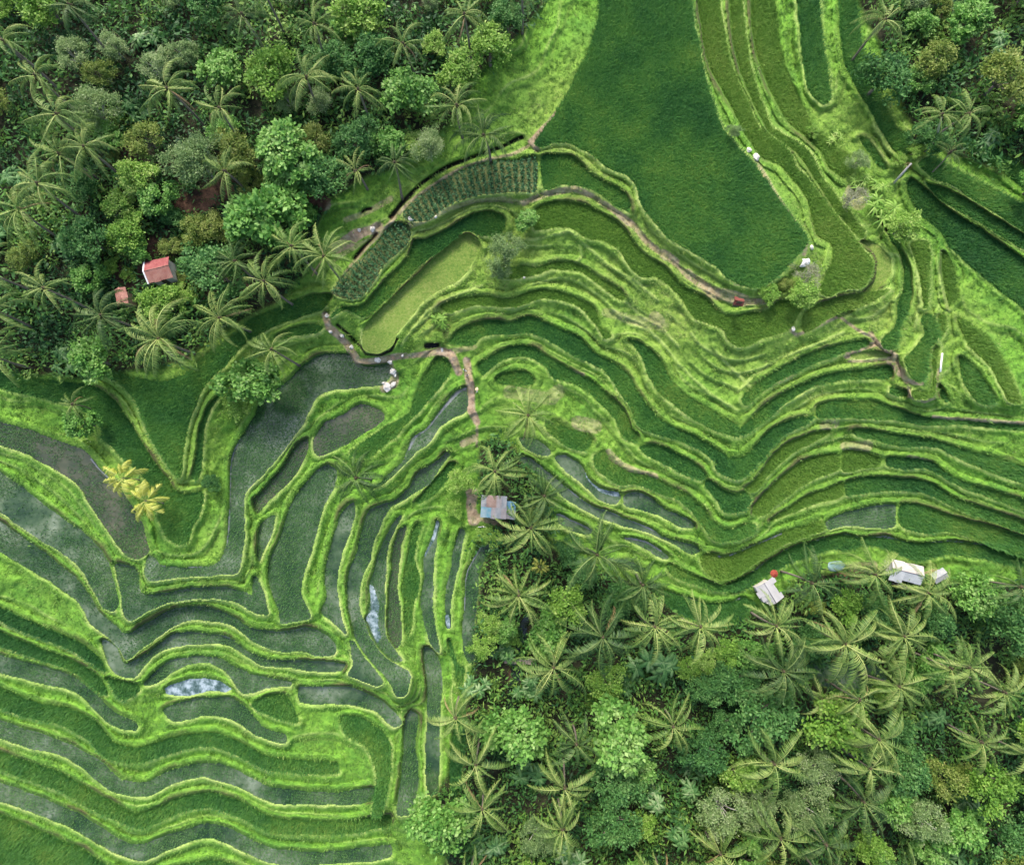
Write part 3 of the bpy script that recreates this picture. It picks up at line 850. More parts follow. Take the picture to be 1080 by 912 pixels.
for ln in CH.strip().split('\n'):
    tk = ln.split()
    q = TT_(tk[0], [tuple(map(float, v.split(','))) for v in tk[3:]])
    zc_, w_ = float(tk[1]), float(tk[2])
    stroke(q, w_ * 1.1, 1.0, chan)
    Q = []
    for (xa, ya), (xb, yb) in zip(q, q[1:]):
        m_ = max(1, int(math.hypot(xb - xa, yb - ya) / 2))
        Q += [(xa + (xb - xa) * i / m_, ya + (yb - ya) * i / m_) for i in range(m_)]
    Q = np.array(Q + [q[-1]])
    for _ in range(4):
        Q[1:-1] = (Q[:-2] + Q[2:] + 2 * Q[1:-1]) / 4
    tg = np.gradient(Q, axis=0)
    tg /= np.linalg.norm(tg, axis=1)[:, None]
    ww = w_ * (.55 + .8 * np.abs(np.sin(np.arange(len(Q)) * .13 + zc_)) * rng.uniform(.7, 1.2, len(Q)))
    nr = np.stack([-tg[:, 1], tg[:, 0]], 1)
    vs = []
    for a_, b_ in zip(Q - nr * ww[:, None], Q + nr * ww[:, None]):
        for e_ in (a_, b_):
            X_, Y_ = unproj(e_[0], e_[1], zc_)
            vs.append((float(X_), float(Y_), zc_))
    mb = MB()
    mb.add(vs, [(2 * i, 2 * i + 1, 2 * i + 3, 2 * i + 2) for i in range(len(Q) - 1)])
    tag(obj('irrigation_channel', mb.mesh('irrigation_channel', [M_CHAN])), 'narrow open strip of grey water along the edge of a paddy', kind='structure')

# ------------------------------------------------------------------ scattered stuff
def blades(name, P, h, w, K, tint, mat, label, spread=0.12, lean=0.6):
    n = len(P)
    P = np.repeat(P, K, 0)
    h = np.repeat(h, K) * rng.uniform(.6, 1.15, n * K)
    t = np.clip(np.repeat(tint, K) + rng.normal(0, .10, n * K), 0, 1)
    a = rng.uniform(0, 2 * PI, n * K)
    b = P + np.stack([np.cos(a), np.sin(a), np.zeros_like(a)], 1) * (spread * rng.random(n * K))[:, None]
    wv = np.repeat(w, K) if np.ndim(w) else np.full(n * K, w)
    sd = np.stack([-np.sin(a), np.cos(a), np.zeros_like(a)], 1) * wv[:, None] / 2
    ln = lean * rng.uniform(.4, 1.3, n * K) * h
    tip = b + np.stack([np.cos(a) * ln, np.sin(a) * ln, h], 1)
    b = b - np.array([0, 0, 0.04])
    Vt = np.stack([b - sd, b + sd, tip], 1).reshape(-1, 3)
    me = mesh_np(name, Vt, np.arange(n * K * 3), 3, {'tint': np.repeat(t, 3)})
    o = obj(name, me, mat)
    tag(o, label, kind='stuff')
    return o


def leaves_np(c, d, s, l, w):
    """rhombic leaves: centre-base c, direction d, side s"""
    l, w = l[:, None], w[:, None]
    mid = c + d * l * 0.45
    return np.stack([c, mid + s * w / 2, c + d * l, mid - s * w / 2], 1).reshape(-1, 3)


def rand_dirs(n, r, up=0.5):
    v = r.normal(0, 1, (n, 3))
    v[:, 2] = np.abs(v[:, 2]) * 0.4 + up * r.uniform(-.6, 1, n)
    v /= np.linalg.norm(v, axis=1)[:, None]
    q = r.normal(0, 1, (n, 3))
    q[:, 2] *= 0.35
    s = np.cross(v, np.cross(q, v))
    s /= np.linalg.norm(s, axis=1)[:, None] + 1e-9
    return v, s


def sample(A, px, py):
    return A[np.clip(np.round(py - GY0).astype(int), 0, GH - 1), np.clip(np.round(px - GX0).astype(int), 0, GW - 1)]


def pts_world(px, py, z):
    X, Y = unproj(px, py, z)
    return np.stack([X, Y, z], 1)


def terr_z(px, py):
    x, y = np.clip(px - GX0, 0, GW - 1.001), np.clip(py - GY0, 0, GH - 1.001)
    xi, yi = x.astype(int), y.astype(int)
    fx, fy = x - xi, y - yi
    return (Zt[yi, xi] * (1 - fx) + Zt[yi, xi + 1] * fx) * (1 - fy) + (Zt[yi + 1, xi] * (1 - fx) + Zt[yi + 1, xi + 1] * fx) * fy


# grass on the banks
n = 330000
px, py = rng.uniform(-30, 1110, n), rng.uniform(-30, 942, n)
keep = (sample(pid, px, py) < 0) & (sample(D, px, py) > 1.2)
keep &= rng.random(n) > np.maximum.reduce([sample(path, px, py) * 1.1, sample(soil_shade_f, px, py) * 1.0, sample(ditch, px, py)])
keep &= rng.random(n) > sample(jungs, px, py) * 0.85
px, py = px[keep], py[keep]
g1 = .6 * noise((GH, GW), 9, 301, 2) + .4 * noise((GH, GW), 38, 303, 3)
tint = 0.06 + 1.05 * (sample(g1, px, py) - 0.22) + 0.38 * sample(dry, px, py) + 0.22 * sample(crest, px, py) + rng.normal(0, .12, len(px))
hh = 0.08 + 0.17 * sample(noise((GH, GW), 12, 302, 2), px, py) ** 2 * (1 - 0.8 * np.clip(sample(crest, px, py), 0, 1)) * 2
blades('grass', pts_world(px, py, terr_z(px, py)), hh, 0.10, 4, np.clip(tint, 0, 1), M_GRASS, 'bright green grass growing on the terrace banks', 0.18, 1.4)

# rice, seedlings and vegetables
pad_fill = np.random.default_rng(3).uniform(-.10, .65, 97)
def in_pads(types, n_per):
    P, T = [], []
    for k, d in enumerate(pads):
        if d['t'] not in types:
            continue
        a = abs(poly_area(d['p']))
        lo, hi = d['p'].min(0), d['p'].max(0)
        yield k, d, a, lo, hi


g2 = noise((GH, GW), 60, 401, 4)
for types, name, mat, lab, sp, hgt, wd, K in ((('D',), 'rice', M_RICE, 'dense dark green rice standing in the paddies', 1.55, .55, .13, 5),
                                              (('O',), 'ripening_rice', M_OLIVE, 'olive green ripening rice standing in the paddies', 1.6, .5, .13, 5),
                                              (('W', 'B'), 'rice_seedlings', M_SEED, 'young rice seedlings in rows in flooded paddies', 1.6, .28, .085, 4),
                                              (('L',), 'stubble', M_GRASS, 'short pale stubble grass on the mown terrace', 1.9, .10, .10, 4)):
    PP, TT = [], []
    for k, d, a, lo, hi in in_pads(types, 0):
        ev, em = np.linalg.eigh(np.cov((d['p'] - d['p'].mean(0)).T))
        ang = math.atan2(em[1, 1], em[0, 1]) + rng.uniform(-.12, .12)
        c, s = math.cos(ang), math.sin(ang)
        R = np.hypot(*(hi - lo)) / 2 + 2
        m = (lo + hi) / 2
        U, W_ = np.meshgrid(np.arange(-R, R, sp * (.62 if d['t'] in 'WB' else .72)), np.arange(-R, R, sp * (1.75 if d['t'] in 'WB' else 1.38)))
        U, W_ = U.ravel(), W_.ravel()
        x, y = m[0] + U * c - W_ * s, m[1] + U * s + W_ * c
        x += rng.normal(0, .2, len(x)) + 1.2 * np.sin(y / 17.0); y += rng.normal(0, .2, len(x)) + 1.2 * np.sin(x / 21.0)
        ok = (x > -40) & (x < 1120) & (y > -40) & (y < 952)
        x, y = x[ok], y[ok]
        ok = (sample(pid, x, y) == k) & (sample(chan, x, y) < .5)
        x, y = x[ok], y[ok]
        if 'W' in types:
            ok = rng.random(len(x)) < np.clip(sample(g2, x, y) * 4.2 - 1.35 + pad_fill[k % 97], 0.12, .97)
            x, y = x[ok], y[ok]
        if not len(x):
            continue
        PP.append(pts_world(x, y, np.full(len(x), d['z'])))
        base = {'D': .46, 'O': .45, 'W': .4, 'B': .4, 'L': .74}[d['t']]
        if d['t'] == 'L':
            base += .9 * (sample(noise((GH, GW), 14, 733, 2), x, y) - .5)
        if d['t'] == 'D':
            base += .5 * (sample(noise((GH, GW), 20, 734, 2), x, y) - .5) + .05 * np.sin(((x - m[0]) * s - (y - m[1]) * c) / sp / 1.38 * 2.1)
        TT.append(base + 1.15 * (sample(g2, x, y) - .5) + rng.normal(0, .13, len(x)) + rng.uniform(-.16, .16))
    PP, TT = np.concatenate(PP), np.concatenate(TT)
    blades(name, PP, np.full(len(PP), hgt), wd, K, np.clip(TT, 0, 1), mat, lab, 0.14, 1.15)

# vegetable rows
PV, TV = [], []
for k, d, a, lo, hi in in_pads(('V',), 0):
    n = int(a * 2.2)
    x, y = rng.uniform(lo[0], hi[0], n * 2), rng.uniform(lo[1], hi[1], n * 2)
    ph = np.arctan2(y - 420, x - 560) / 0.0285
    ok = (sample(pid, x, y) == k) & (np.abs(ph - np.floor(ph) - .5) < .21)
    x, y = x[ok], y[ok]
    PV.append(pts_world(x, y, d['z'] + rng.uniform(.15, .75, len(x))))
PV = np.concatenate(PV)
dd, ss = rand_dirs(len(PV), rng)
me = mesh_np('vegetable_leaves', leaves_np(PV, dd, ss, rng.uniform(.25, .52, len(PV)), rng.uniform(.12, .26, len(PV))), np.arange(len(PV) * 4), 4, {'tint': np.repeat(rng.random(len(PV)), 4)})
tag(obj('vegetable_leaves', me, M_VEG), 'leafy dark green crop growing in rows on two plots', kind='stuff')

# undergrowth of the jungle
n = 30000
px, py = rng.uniform(-40, 1120, n), rng.uniform(-40, 952, n)
g3 = noise((GH, GW), 22, 501, 3)
ok = (sample(jung, px, py) > .5) & (rng.random(n) > sample(path, px, py) * 1.3) & (sample(g3, px, py) > .30)
px, py = px[ok], py[ok]
CP = pts_world(px, py, terr_z(px, py))
K = 15
nn = len(CP) * K
big = np.repeat(rng.uniform(.6, 1.9, len(CP)), K)
c = np.repeat(CP, K, 0)
off = rng.normal(0, .45, (nn, 3)) * big[:, None]
off[:, 2] = np.abs(off[:, 2]) + 0.1 + 0.5 * big * rng.random(nn)
dd, ss = rand_dirs(nn, rng)
tt = np.repeat(np.clip(sample(noise((GH, GW), 30, 502, 2), px, py) * 1.5 - .25 + rng.normal(0, .18, len(CP)), 0, 1), K) + rng.normal(0, .12, nn)
me = mesh_np('undergrowth', leaves_np(c + off, dd, ss, rng.uniform(.25, .7, nn) * big, rng.uniform(.12, .28, nn) * big), np.arange(nn * 4), 4, {'tint': np.repeat(np.clip(tt, 0, 1), 4)})
tag(obj('undergrowth', me, M_UNDER), 'dark leafy undergrowth covering the jungle floor', kind='stuff')

# weeds on the grassy banks
n = 3400
px, py = rng.uniform(-30, 1110, n), rng.uniform(-30, 942, n)
ok = (sample(pid, px, py) < 0) & (sample(D, px, py) > 3.5) & (sample(jungs, px, py) < .3) & (sample(path, px, py) < .2) & (sample(noise((GH, GW), 45, 601, 2), px, py) > .5)
px, py = px[ok], py[ok]
CP = pts_world(px, py, terr_z(px, py))
K = 12
nn = len(CP) * K
big = np.repeat(rng.uniform(.3, .8, len(CP)), K)
off = rng.normal(0, .5, (nn, 3)) * big[:, None]
off[:, 2] = np.abs(off[:, 2]) * .7 + .05
dd, ss = rand_dirs(nn, rng)
tt = np.repeat(rng.uniform(.25, .75, len(CP)), K) + rng.normal(0, .12, nn)
me = mesh_np('weeds', leaves_np(np.repeat(CP, K, 0) + off, dd, ss, rng.uniform(.3, .7, nn) * big, rng.uniform(.15, .35, nn) * big), np.arange(nn * 4), 4, {'tint': np.repeat(np.clip(tt, 0, 1), 4)})
tag(obj('weeds', me, M_GRASS), 'low broad leaved weeds in the bank grass', kind='stuff')

# ------------------------------------------------------------------ palms
def frond_mesh(name, seed, droop, rise, wid=0.17, npairs=34, mat=M_FROND, twist=0.0):
    """unit-length frond along +X, starting at the origin; leaflets hang from an arching midrib"""
    r = np.random.default_rng(seed)
    n = npairs
    t = np.linspace(0, 1, n + 1)
    side = twist * t ** 2 * 0.25
    th = rise * (1 - t) ** 1.5 - droop * t ** 1.2            # angle of the midrib above the horizon
    cx = np.concatenate([[0], np.cumsum(np.cos((th[1:] + th[:-1]) / 2))]) / n
    cz = np.concatenate([[0], np.cumsum(np.sin((th[1:] + th[:-1]) / 2))]) / n
    k_ = 1 / max(cx.max(), .45)
    xz = np.stack([cx * k_, side, cz * k_], 1)
    tang = np.gradient(xz, axis=0)
    tang /= np.linalg.norm(tang, axis=1)[:, None]
    Vv, Ff, T = [], [], []
    for i in range(n):                                     # midrib
        for p, w_ in ((xz[i], .0085 * (1.2 - t[i])), (xz[i + 1], .0085 * (1.2 - t[i + 1]))):
            Vv += [p + (0, w_, 0.012), p + (0, -w_, 0.012)]
            T += [.80, .80]
        o = len(Vv) - 4
        Ff.append((o, o + 1, o + 3, o + 2))
    for i in range(5, n + 1):
        prof = math.sin(min(1, .10 + t[i] * .86) * PI) ** 0.7
        for sgn in (-1, 1):
            L = wid * 1.5 * max(prof, .3) * r.uniform(.8, 1.15)
            if r.random() < .05:
                continue
            fw = r.uniform(.45, .85)
            drp = r.uniform(.7, 1.35)
            d = tang[i] * fw + np.array([0, sgn, 0]) * 0.85 + np.array([0, 0, -drp])
            d /= np.linalg.norm(d)
            w_ = .0125 * (1 if npairs > 25 else 2.2)
            b = xz[i]
            s = tang[i] * w_
            m = b + d * L * .5 + np.array([0, 0, .012])
            Vv += [b - s * .6, b + s * .6, m + s, m - s, b + d * L + np.array([0, 0, -.03])]
            tt = r.uniform(.30, .72)
            T += [tt + .12, tt + .12, tt, tt, tt - .1]
            o = len(Vv) - 5
            Ff += [(o, o + 1, o + 2, o + 3), (o + 3, o + 2, o + 4)]
    me = bpy.data.meshes.new(name)
    me.from_pydata([tuple(v) for v in Vv], [], Ff)
    a = me.attributes.new('tint', 'FLOAT', 'POINT')
    a.data.foreach_set('value', np.clip(T, 0, 1).astype(np.float32))
    me.materials.append(mat)
    me.update()
    return me


FR = [frond_mesh('frond', 10 + i, dr, ri, tw_w, mat=M_FROND, twist=tw) for i, (dr, ri, tw_w, tw) in enumerate(
    [(.75, 1.05, .12, .9), (.95, .9, .13, -1.1), (1.1, .75, .125, .5), (1.25, .55, .12, -.7), (1.45, .4, .105, 1.2), (.9, .95, .13, -1.5), (.45, 1.25, .09, .2)])]
FRK = []
for m_ in FR:
    m2_ = m_.copy()
    m2_.materials[0] = M_FROND_DARK
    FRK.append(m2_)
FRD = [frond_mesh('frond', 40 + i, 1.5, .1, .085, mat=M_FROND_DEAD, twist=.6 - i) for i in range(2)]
FRY = [frond_mesh('frond', 60 + i, dr, ri, .24, 20, M_FROND_YEL, tw) for i, (dr, ri, tw) in enumerate([(.8, 1.1, .3), (.9, .9, -.3), (1.0, .7, .1)])]


def trunk_mesh(base_off, top, r0, r1, seed, n=9):
    r = random.Random(seed)
    mb = MB()
    k = 8
    pts, rad = [], []
    for i in range(k + 1):
        t = i / k
        bow = math.sin(t * PI) * 0.25
        e = t ** 1.3
        pts.append((base_off[0] * (1 - e) + bow * r.uniform(.2, 1), base_off[1] * (1 - e) + bow * r.uniform(-.3, .3), top * t - (0.35 if i == 0 else 0)))
        rad.append(r0 * (1 - t) + r1 * t + (0.09 if i == 0 else 0))
    mb.tube(pts, rad, n)
    return mb


palm_seed = [0]


DARKP = {(375, 504), (636, 672), (415, 168), (510, 142), (574, 523), (678, 617)}


def palm(px, py, rpx, label, tone='green', h=None, group='coconut palms among the rice terraces', base_px=None, nf=None, dead=0, cat='palm tree', name='coconut_palm'):
    palm_seed[0] += 1
    r = random.Random(900 + palm_seed[0])
    if h is None:
        h = r.uniform(7.5, 10.5) if rpx > 20 else rpx * .3
    b = at(px, py, h)
    if base_px:
        b2 = at(base_px[0], base_px[1], 0)
        off = (b2.x - b.x, b2.y - b.y)
        zb = b2.z
    else:
        off = (r.uniform(-.7, .7), r.uniform(-.7, .7))
        zb = ground(b.x + off[0], b.y + off[1])
    crown_z = b.z + h
    # true crown radius from the size it shows
    R = rpx * (ZC - crown_z) / F
    root = bpy.data.objects.new(name, None)
    root.empty_display_size = 0.5
    root.location = (b.x + off[0], b.y + off[1], zb)
    C.objects.link(root)
    tag(root, label, cat, group)
    top = crown_z - zb
    tm = trunk_mesh((0, 0), 1, 0, 0, 0) if False else None
    mb = MB()
    pts, rad = [], []
    for i in range(10):
        t = i / 9
        e = t ** 1.2
        bow = math.sin(t * PI) * .18
        pts.append((-off[0] * e + bow * math.cos(palm_seed[0]), -off[1] * e + bow * math.sin(palm_seed[0]), top * t - (.4 if i == 0 else 0)))
        sc = 1 if h > 5 else .5
        rad.append(sc * (.19 - .07 * t + (.08 if i == 0 else 0)))
    mb.tube(pts, rad, 8)
    obj('trunk', mb.mesh('trunk', [M_BARK_PALE if base_px else M_BARK], True), None, root)
    if tone != 'yellow':
        ht = obj('fibre_heart', HEART, None, root)
        ht.location = (-off[0], -off[1], top)
    pool = FRY if tone == 'yellow' else FR
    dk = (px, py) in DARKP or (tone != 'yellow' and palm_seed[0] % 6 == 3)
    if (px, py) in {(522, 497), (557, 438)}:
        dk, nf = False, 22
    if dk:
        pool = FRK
    wide = r.uniform(.9, 1.25)
    hang = r.uniform(-.12, .16)
    nf = max(nf or 0, 24) if (px, py) in DARKP else nf or (r.randint(20, 27) if tone != 'yellow' else 16)
    ga = 2.399963
    a0 = r.uniform(0, 6.28)
    for i in range(nf):
        u = i / max(1, nf - 1)                       # 0 young upright .. 1 old hanging
        if tone == 'yellow':
            me = pool[min(2, int(u * 3))]
        else:
            me = pool[6] if u < .1 else pool[[0, 5, 1, 2, 3, 4][min(5, int((u - .1) / .9 * 5.6))]]
        L = R * r.uniform(.88, 1.14) * r.uniform(.85, 1.08) * (0.62 if u < .1 else .80 + .32 * math.sin(u * 2.6)) * 1.06
        if tone != 'yellow' and i >= nf - max(dead, palm_seed[0] % 3 - 1 + (palm_seed[0] % 5 == 0)):
            me, L = FRD[i % 2], R * r.uniform(.7, .95)
        f = obj('frond', me, None, root)
        aa = a0 + i * ga
        f.location = (-off[0] + .16 * math.cos(aa), -off[1] + .16 * math.sin(aa), top - .02 - .3 * u)
        f.rotation_euler = (r.uniform(-.5, .5), hang + r.uniform(-.16, .2), a0 + i * ga + r.uniform(-.42, .42))
        f.scale = (L, L * (wide if tone != 'yellow' else 1), L)
    return root


hb = MB()
hb.tube([(0, 0, -.5), (0, 0, -.1), (0, 0, .25)], [.14, .24, .08], 9)
for q in range(7):
    a = q * .9
    c_ = Vector((.27 * math.cos(a), .27 * math.sin(a), -.22 - .05 * (q % 3)))
    hb.tube([c_ + Vector((0, 0, -.13)), c_ + Vector((0, 0, -.06)), c_ + Vector((0, 0, .06)), c_ + Vector((0, 0, .12))], [.05, .11, .11, .04], 7)
HEART = hb.mesh('fibre_heart', [simple('palm_fibre', (.075, .06, .035), .95, .3, 6)], True)
PALMS = [
    (88, 154, 27, 'yellowish coconut palm at the top left corner beyond the red roofed house', 'green', {}),
    (307, 259, 26, 'coconut palm at the forest edge just above the long dark field', 'green', {}),
    (247, 275, 24, 'narrow yellow green coconut palm beside the bluish round tree', 'green', {}),
    (278, 296, 29, 'low spreading coconut palm overhanging the strip of dark rice', 'green', {}),
    (341, 270, 29, 'coconut palm beside the brown bare earth and vegetable rows', 'green', {}),
    (510, 142, 30, 'long fronded coconut palm at the top of the upper vegetable plot', 'green', {'nf': 15}),
    (415, 168, 22, 'dark green coconut palm in the bushes right of the dense top left jungle', 'green', {'nf': 15}),
    (375, 180, 20, 'small yellowish palm with hanging fronds at the jungle edge', 'green', {'nf': 13, 'dead': 2}),
    (106, 332, 30, 'coconut palm on the left edge covering part of the small red roof', 'green', {}),
    (167, 357, 38, 'largest coconut palm at the jungle edge with brown withered fronds', 'green', {'dead': 4, 'nf': 26}),
    (231, 335, 30, 'coconut palm between the largest palm and the dark rice strip', 'green', {}),
    (286, 368, 25, 'lone coconut palm at the upper end of the leafy green bush', 'green', {'nf': 17}),
    (76, 426, 16, 'coconut palm cut by the left edge with one browned frond', 'green', {'dead': 2, 'nf': 14}),
    (236, 180, 24, 'palm with long grey green hanging fronds beside the pale feathery tree', 'green', {'nf': 12}),
    (375, 504, 26, 'solitary coconut palm among the flooded terraces at the centre left', 'green', {'nf': 19}),
    (522, 497, 27, 'coconut palm standing right above the patchwork tin roof', 'green', {}),
    (557, 438, 27, 'coconut palm near the bare bank above the tin roofed hut', 'green', {'nf': 16}),
    (560, 557, 31, 'bright coconut palm just right of the patchwork tin roof', 'green', {}),
    (574, 523, 24, 'coconut palm behind the bright one by the tin roof', 'green', {'nf': 16}),
    (547, 628, 31, 'coconut palm beside the light green ball shaped tree', 'green', {}),
    (630, 585, 33, 'coconut palm at the top end of the lower jungle by grey water', 'green', {}),
    (678, 617, 27, 'thin crowned coconut palm against the last rice terraces', 'green', {'nf': 16}),
    (691, 661, 32, 'left one of the twin coconut palms below the dark curved paddy', 'green', {}),
    (739, 661, 28, 'right one of the twin coconut palms below the dark curved paddy', 'green', {}),
    (636, 672, 38, 'wide dark coconut palm with thin spread fronds in the lower jungle', 'green', {'nf': 16}),
    (584, 704, 33, 'coconut palm over the end of the wooden footbridge', 'green', {}),
    (857, 615, 30, 'coconut palm between the white roofed hut and the teal tarp shelter', 'green', {'nf': 16}),
    (924, 606, 30, 'coconut palm between the teal tarp shelter and the long white roof', 'green', {'nf': 17}),
    (979, 625, 29, 'coconut palm leaning over the lower corner of the long white roof', 'green', {'nf': 17}),
    (819, 660, 27, 'coconut palm directly below the white roofed hut', 'green', {'nf': 17}),
    (892, 679, 35, 'large coconut palm above the dark pond in the lower jungle', 'green', {'dead': 2}),
    (954, 671, 31, 'coconut palm below the long white roof near the right edge', 'green', {}),
    (827, 708, 33, 'dense yellow green coconut palm left of the dark jungle pond', 'green', {'nf': 26}),
    (949, 724, 28, 'bright coconut palm right of the dark jungle pond', 'green', {}),
    (907, 738, 22, 'low coconut palm below the dark jungle pond', 'green', {'nf': 14}),
    (868, 738, 20, 'small coconut palm at the bottom edge between two larger ones', 'green', {'nf': 13}),
    (1004, 705, 23, 'coconut palm cut by the right edge of the lower jungle', 'green', {'nf': 16}),
]
for x, y, rr, lab, tone, kw in PALMS:
    palm(x, y, rr, lab, tone, **kw)
palm(129, 504, 18, 'upper of two golden yellow palms beside the brown flooded paddy', 'yellow', 4.0, 'golden yellow palms', name='golden_palm')
palm(153, 528, 18, 'lower of two golden yellow palms beside the brown flooded paddy', 'yellow', 4.0, 'golden yellow palms', name='golden_palm')
palm(570, 598, 8, 'tiny bright yellow palm in the dark gap between coconut palms', 'yellow', 2.2, 'golden yellow palms', name='golden_palm')
palm(994, 120, 24, 'coconut palm with a long pale leaning trunk in the top right corner', 'green', 9, base_px=(984, 152), nf=15)
palm(1003, 160, 16, 'small coconut palm below the pale leaning trunk in the top right corner', 'green', 5, nf=12)


# ------------------------------------------------------------------ broadleaf trees, bushes, broad-leaved plants
def crown_leaves(kind, seed):
    r = np.random.default_rng(seed)
    par = {'broad': (56, 64, .155, .115, .15), 'lime': (40, 80, .125, .08, .17), 'dark': (50, 74, .125, .075, .17), 'pale': (60, 90, .10, .04, .16),
           'olive': (40, 80, .12, .06, .18), 'dry': (24, 60, .14, .045, .2)}[kind]
    nc, nl, ll, lw, cs = par
    th, ph = r.uniform(0, 2 * PI, nc), np.arccos(r.uniform(-.05, 1, nc))
    rad = r.uniform(.55, .92, nc)
    cc = np.stack([np.sin(ph) * np.cos(th) * rad, np.sin(ph) * np.sin(th) * rad, np.cos(ph) * rad * .75], 1)
    lump = 1 + .22 * np.sin(th * 2 + seed) + .15 * np.sin(th * 3 + seed * 2.1)
    cc[:, :2] *= lump[:, None]
    ct = r.uniform(-.18, .22, nc)
    n = nc * nl
    c = np.repeat(cc, nl, 0) + r.normal(0, cs, (n, 3)) * np.array([1, 1, .6]) * .62
    d, s = rand_dirs(n, r, .4)
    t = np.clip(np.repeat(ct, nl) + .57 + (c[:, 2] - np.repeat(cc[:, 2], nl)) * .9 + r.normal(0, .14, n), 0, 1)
    Vv = leaves_np(c, d, s, r.uniform(.6, 1.2, n) * ll, r.uniform(.7, 1.2, n) * lw)
    Vv[:, 2] += 1.05
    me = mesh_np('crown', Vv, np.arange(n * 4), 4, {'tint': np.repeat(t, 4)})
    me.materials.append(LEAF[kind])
    mb = MB()
    top = Vector((r.uniform(-.05, .05), r.uniform(-.05, .05), .62))
    mb.tube([(0, 0, -.12), (.02, .01, .3), top], [.085, .06, .05], 7)
    for i in r.choice(nc, 8, replace=False):
        e = Vector(cc[i]) + Vector((0, 0, 1.05))
        mid = top.lerp(e, .5) + Vector((0, 0, .06))
        mb.tube([top - Vector((0, 0, .05)), mid, e], [.035, .022, .008], 5)
    return me, mb.mesh('trunk', [M_BARK_PALE if kind in ('pale', 'dry') else M_BARK], True)


def banana_leaves(kind, seed):
    """a clump of broad arching leaves in several rosettes"""
    r = random.Random(seed)
    Vv, Ff, T = [], [], []
    stems = MB()
    for q in range(6 if kind == 'banana' else 8):
        cx, cy = r.uniform(-.62, .62), r.uniform(-.62, .62)
        hz = r.uniform(.35, .75)
        stems.tube([(cx * .7, cy * .7, -.1), (cx * .85, cy * .85, hz * .6), (cx, cy, hz)], [.05, .04, .03], 6)
        for i in range(r.randint(8, 11)):
            a = i * 2.4 + r.uniform(-.3, .3)
            L, w = r.uniform(.34, .58), r.uniform(.035, .055) if kind == 'banana' else r.uniform(.06, .09)
            t0 = r.uniform(.25, .8)
            rise = r.uniform(.2, .9)
            o = len(Vv)
            for k in range(7):
                t = k / 6
                x = L * t
                z = hz + L * (rise * t - (rise + .25) * t * t)
                ww = w * math.sin(PI * (t * .92 + .06)) ** .7 if k < 6 else .004
                for sg in (-1, 0, 1):
                    X, Y = x, sg * ww
                    Vv.append((cx + X * math.cos(a) - Y * math.sin(a), cy + X * math.sin(a) + Y * math.cos(a), z - abs(sg) * ww * .35))
                    T.append(t0 + (.22 if sg == 0 else 0) + r.uniform(-.05, .05))
            for k in range(6):
                for j in (0, 1):
                    b = o + k * 3 + j
                    Ff.append((b, b + 1, b + 4, b + 3))
    me = bpy.data.meshes.new('leaves')
    me.from_pydata(Vv, [], Ff)
    at_ = me.attributes.new('tint', 'FLOAT', 'POINT')
    at_.data.foreach_set('value', np.clip(T, 0, 1).astype(np.float32))
    me.materials.append(LEAF[kind])
    me.update()
    return me, stems.mesh('stem', [LEAF['olive']], True)


BANK = {}
for kd in ('broad', 'lime', 'dark', 'pale', 'olive', 'dry'):
    BANK[kd] = [crown_leaves(kd, s + len(kd) * 17) for s in (1, 2, 3)]
for kd in ('banana', 'plantain'):
    BANK[kd] = [banana_leaves(kd, s) for s in (1, 2, 3)]
TNAME = {'broad': 'broadleaf_tree', 'lime': 'leafy_bush', 'dark': 'broadleaf_tree', 'pale': 'feathery_tree', 'olive': 'leafy_bush', 'dry': 'withered_bush', 'banana': 'cane_plant', 'plantain': 'banana_plant'}
CAT = {'broad': 'tree', 'lime': 'bush', 'dark': 'tree', 'pale': 'tree', 'olive': 'bush', 'dry': 'bush', 'banana': 'plant', 'plantain': 'plant'}
GRP = {'broad': 'broadleaf trees', 'lime': 'leafy bushes', 'dark': 'broadleaf trees', 'pale': 'feathery trees', 'olive': 'leafy bushes', 'dry': 'withered bushes', 'banana': 'cane plants', 'plantain': 'banana plants'}
tcount = [0]


def tree(px, py, rpx, kind, label, flat=1.0, group=None):
    tcount[0] += 1
    r = random.Random(4000 + tcount[0])
    h = rpx * .15 * 1.35 * flat
    b = at(px, py, h)
    S = rpx * (ZC - b.z - h) / F * 1.1
    me, tr = BANK[kind][tcount[0] % 3]
    root = bpy.data.objects.new(TNAME[kind], None)
    root.empty_display_size = .5
    root.location = b
    root.scale = (S * r.uniform(.93, 1.07), S * r.uniform(.93, 1.07), S * flat)
    root.rotation_euler = (0, 0, r.uniform(0, 6.28))
    C.objects.link(root)
    tag(root, label, CAT[kind], group or GRP[kind])
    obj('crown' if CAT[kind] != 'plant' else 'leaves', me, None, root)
    obj('trunk' if CAT[kind] != 'plant' else 'stem', tr, None, root)


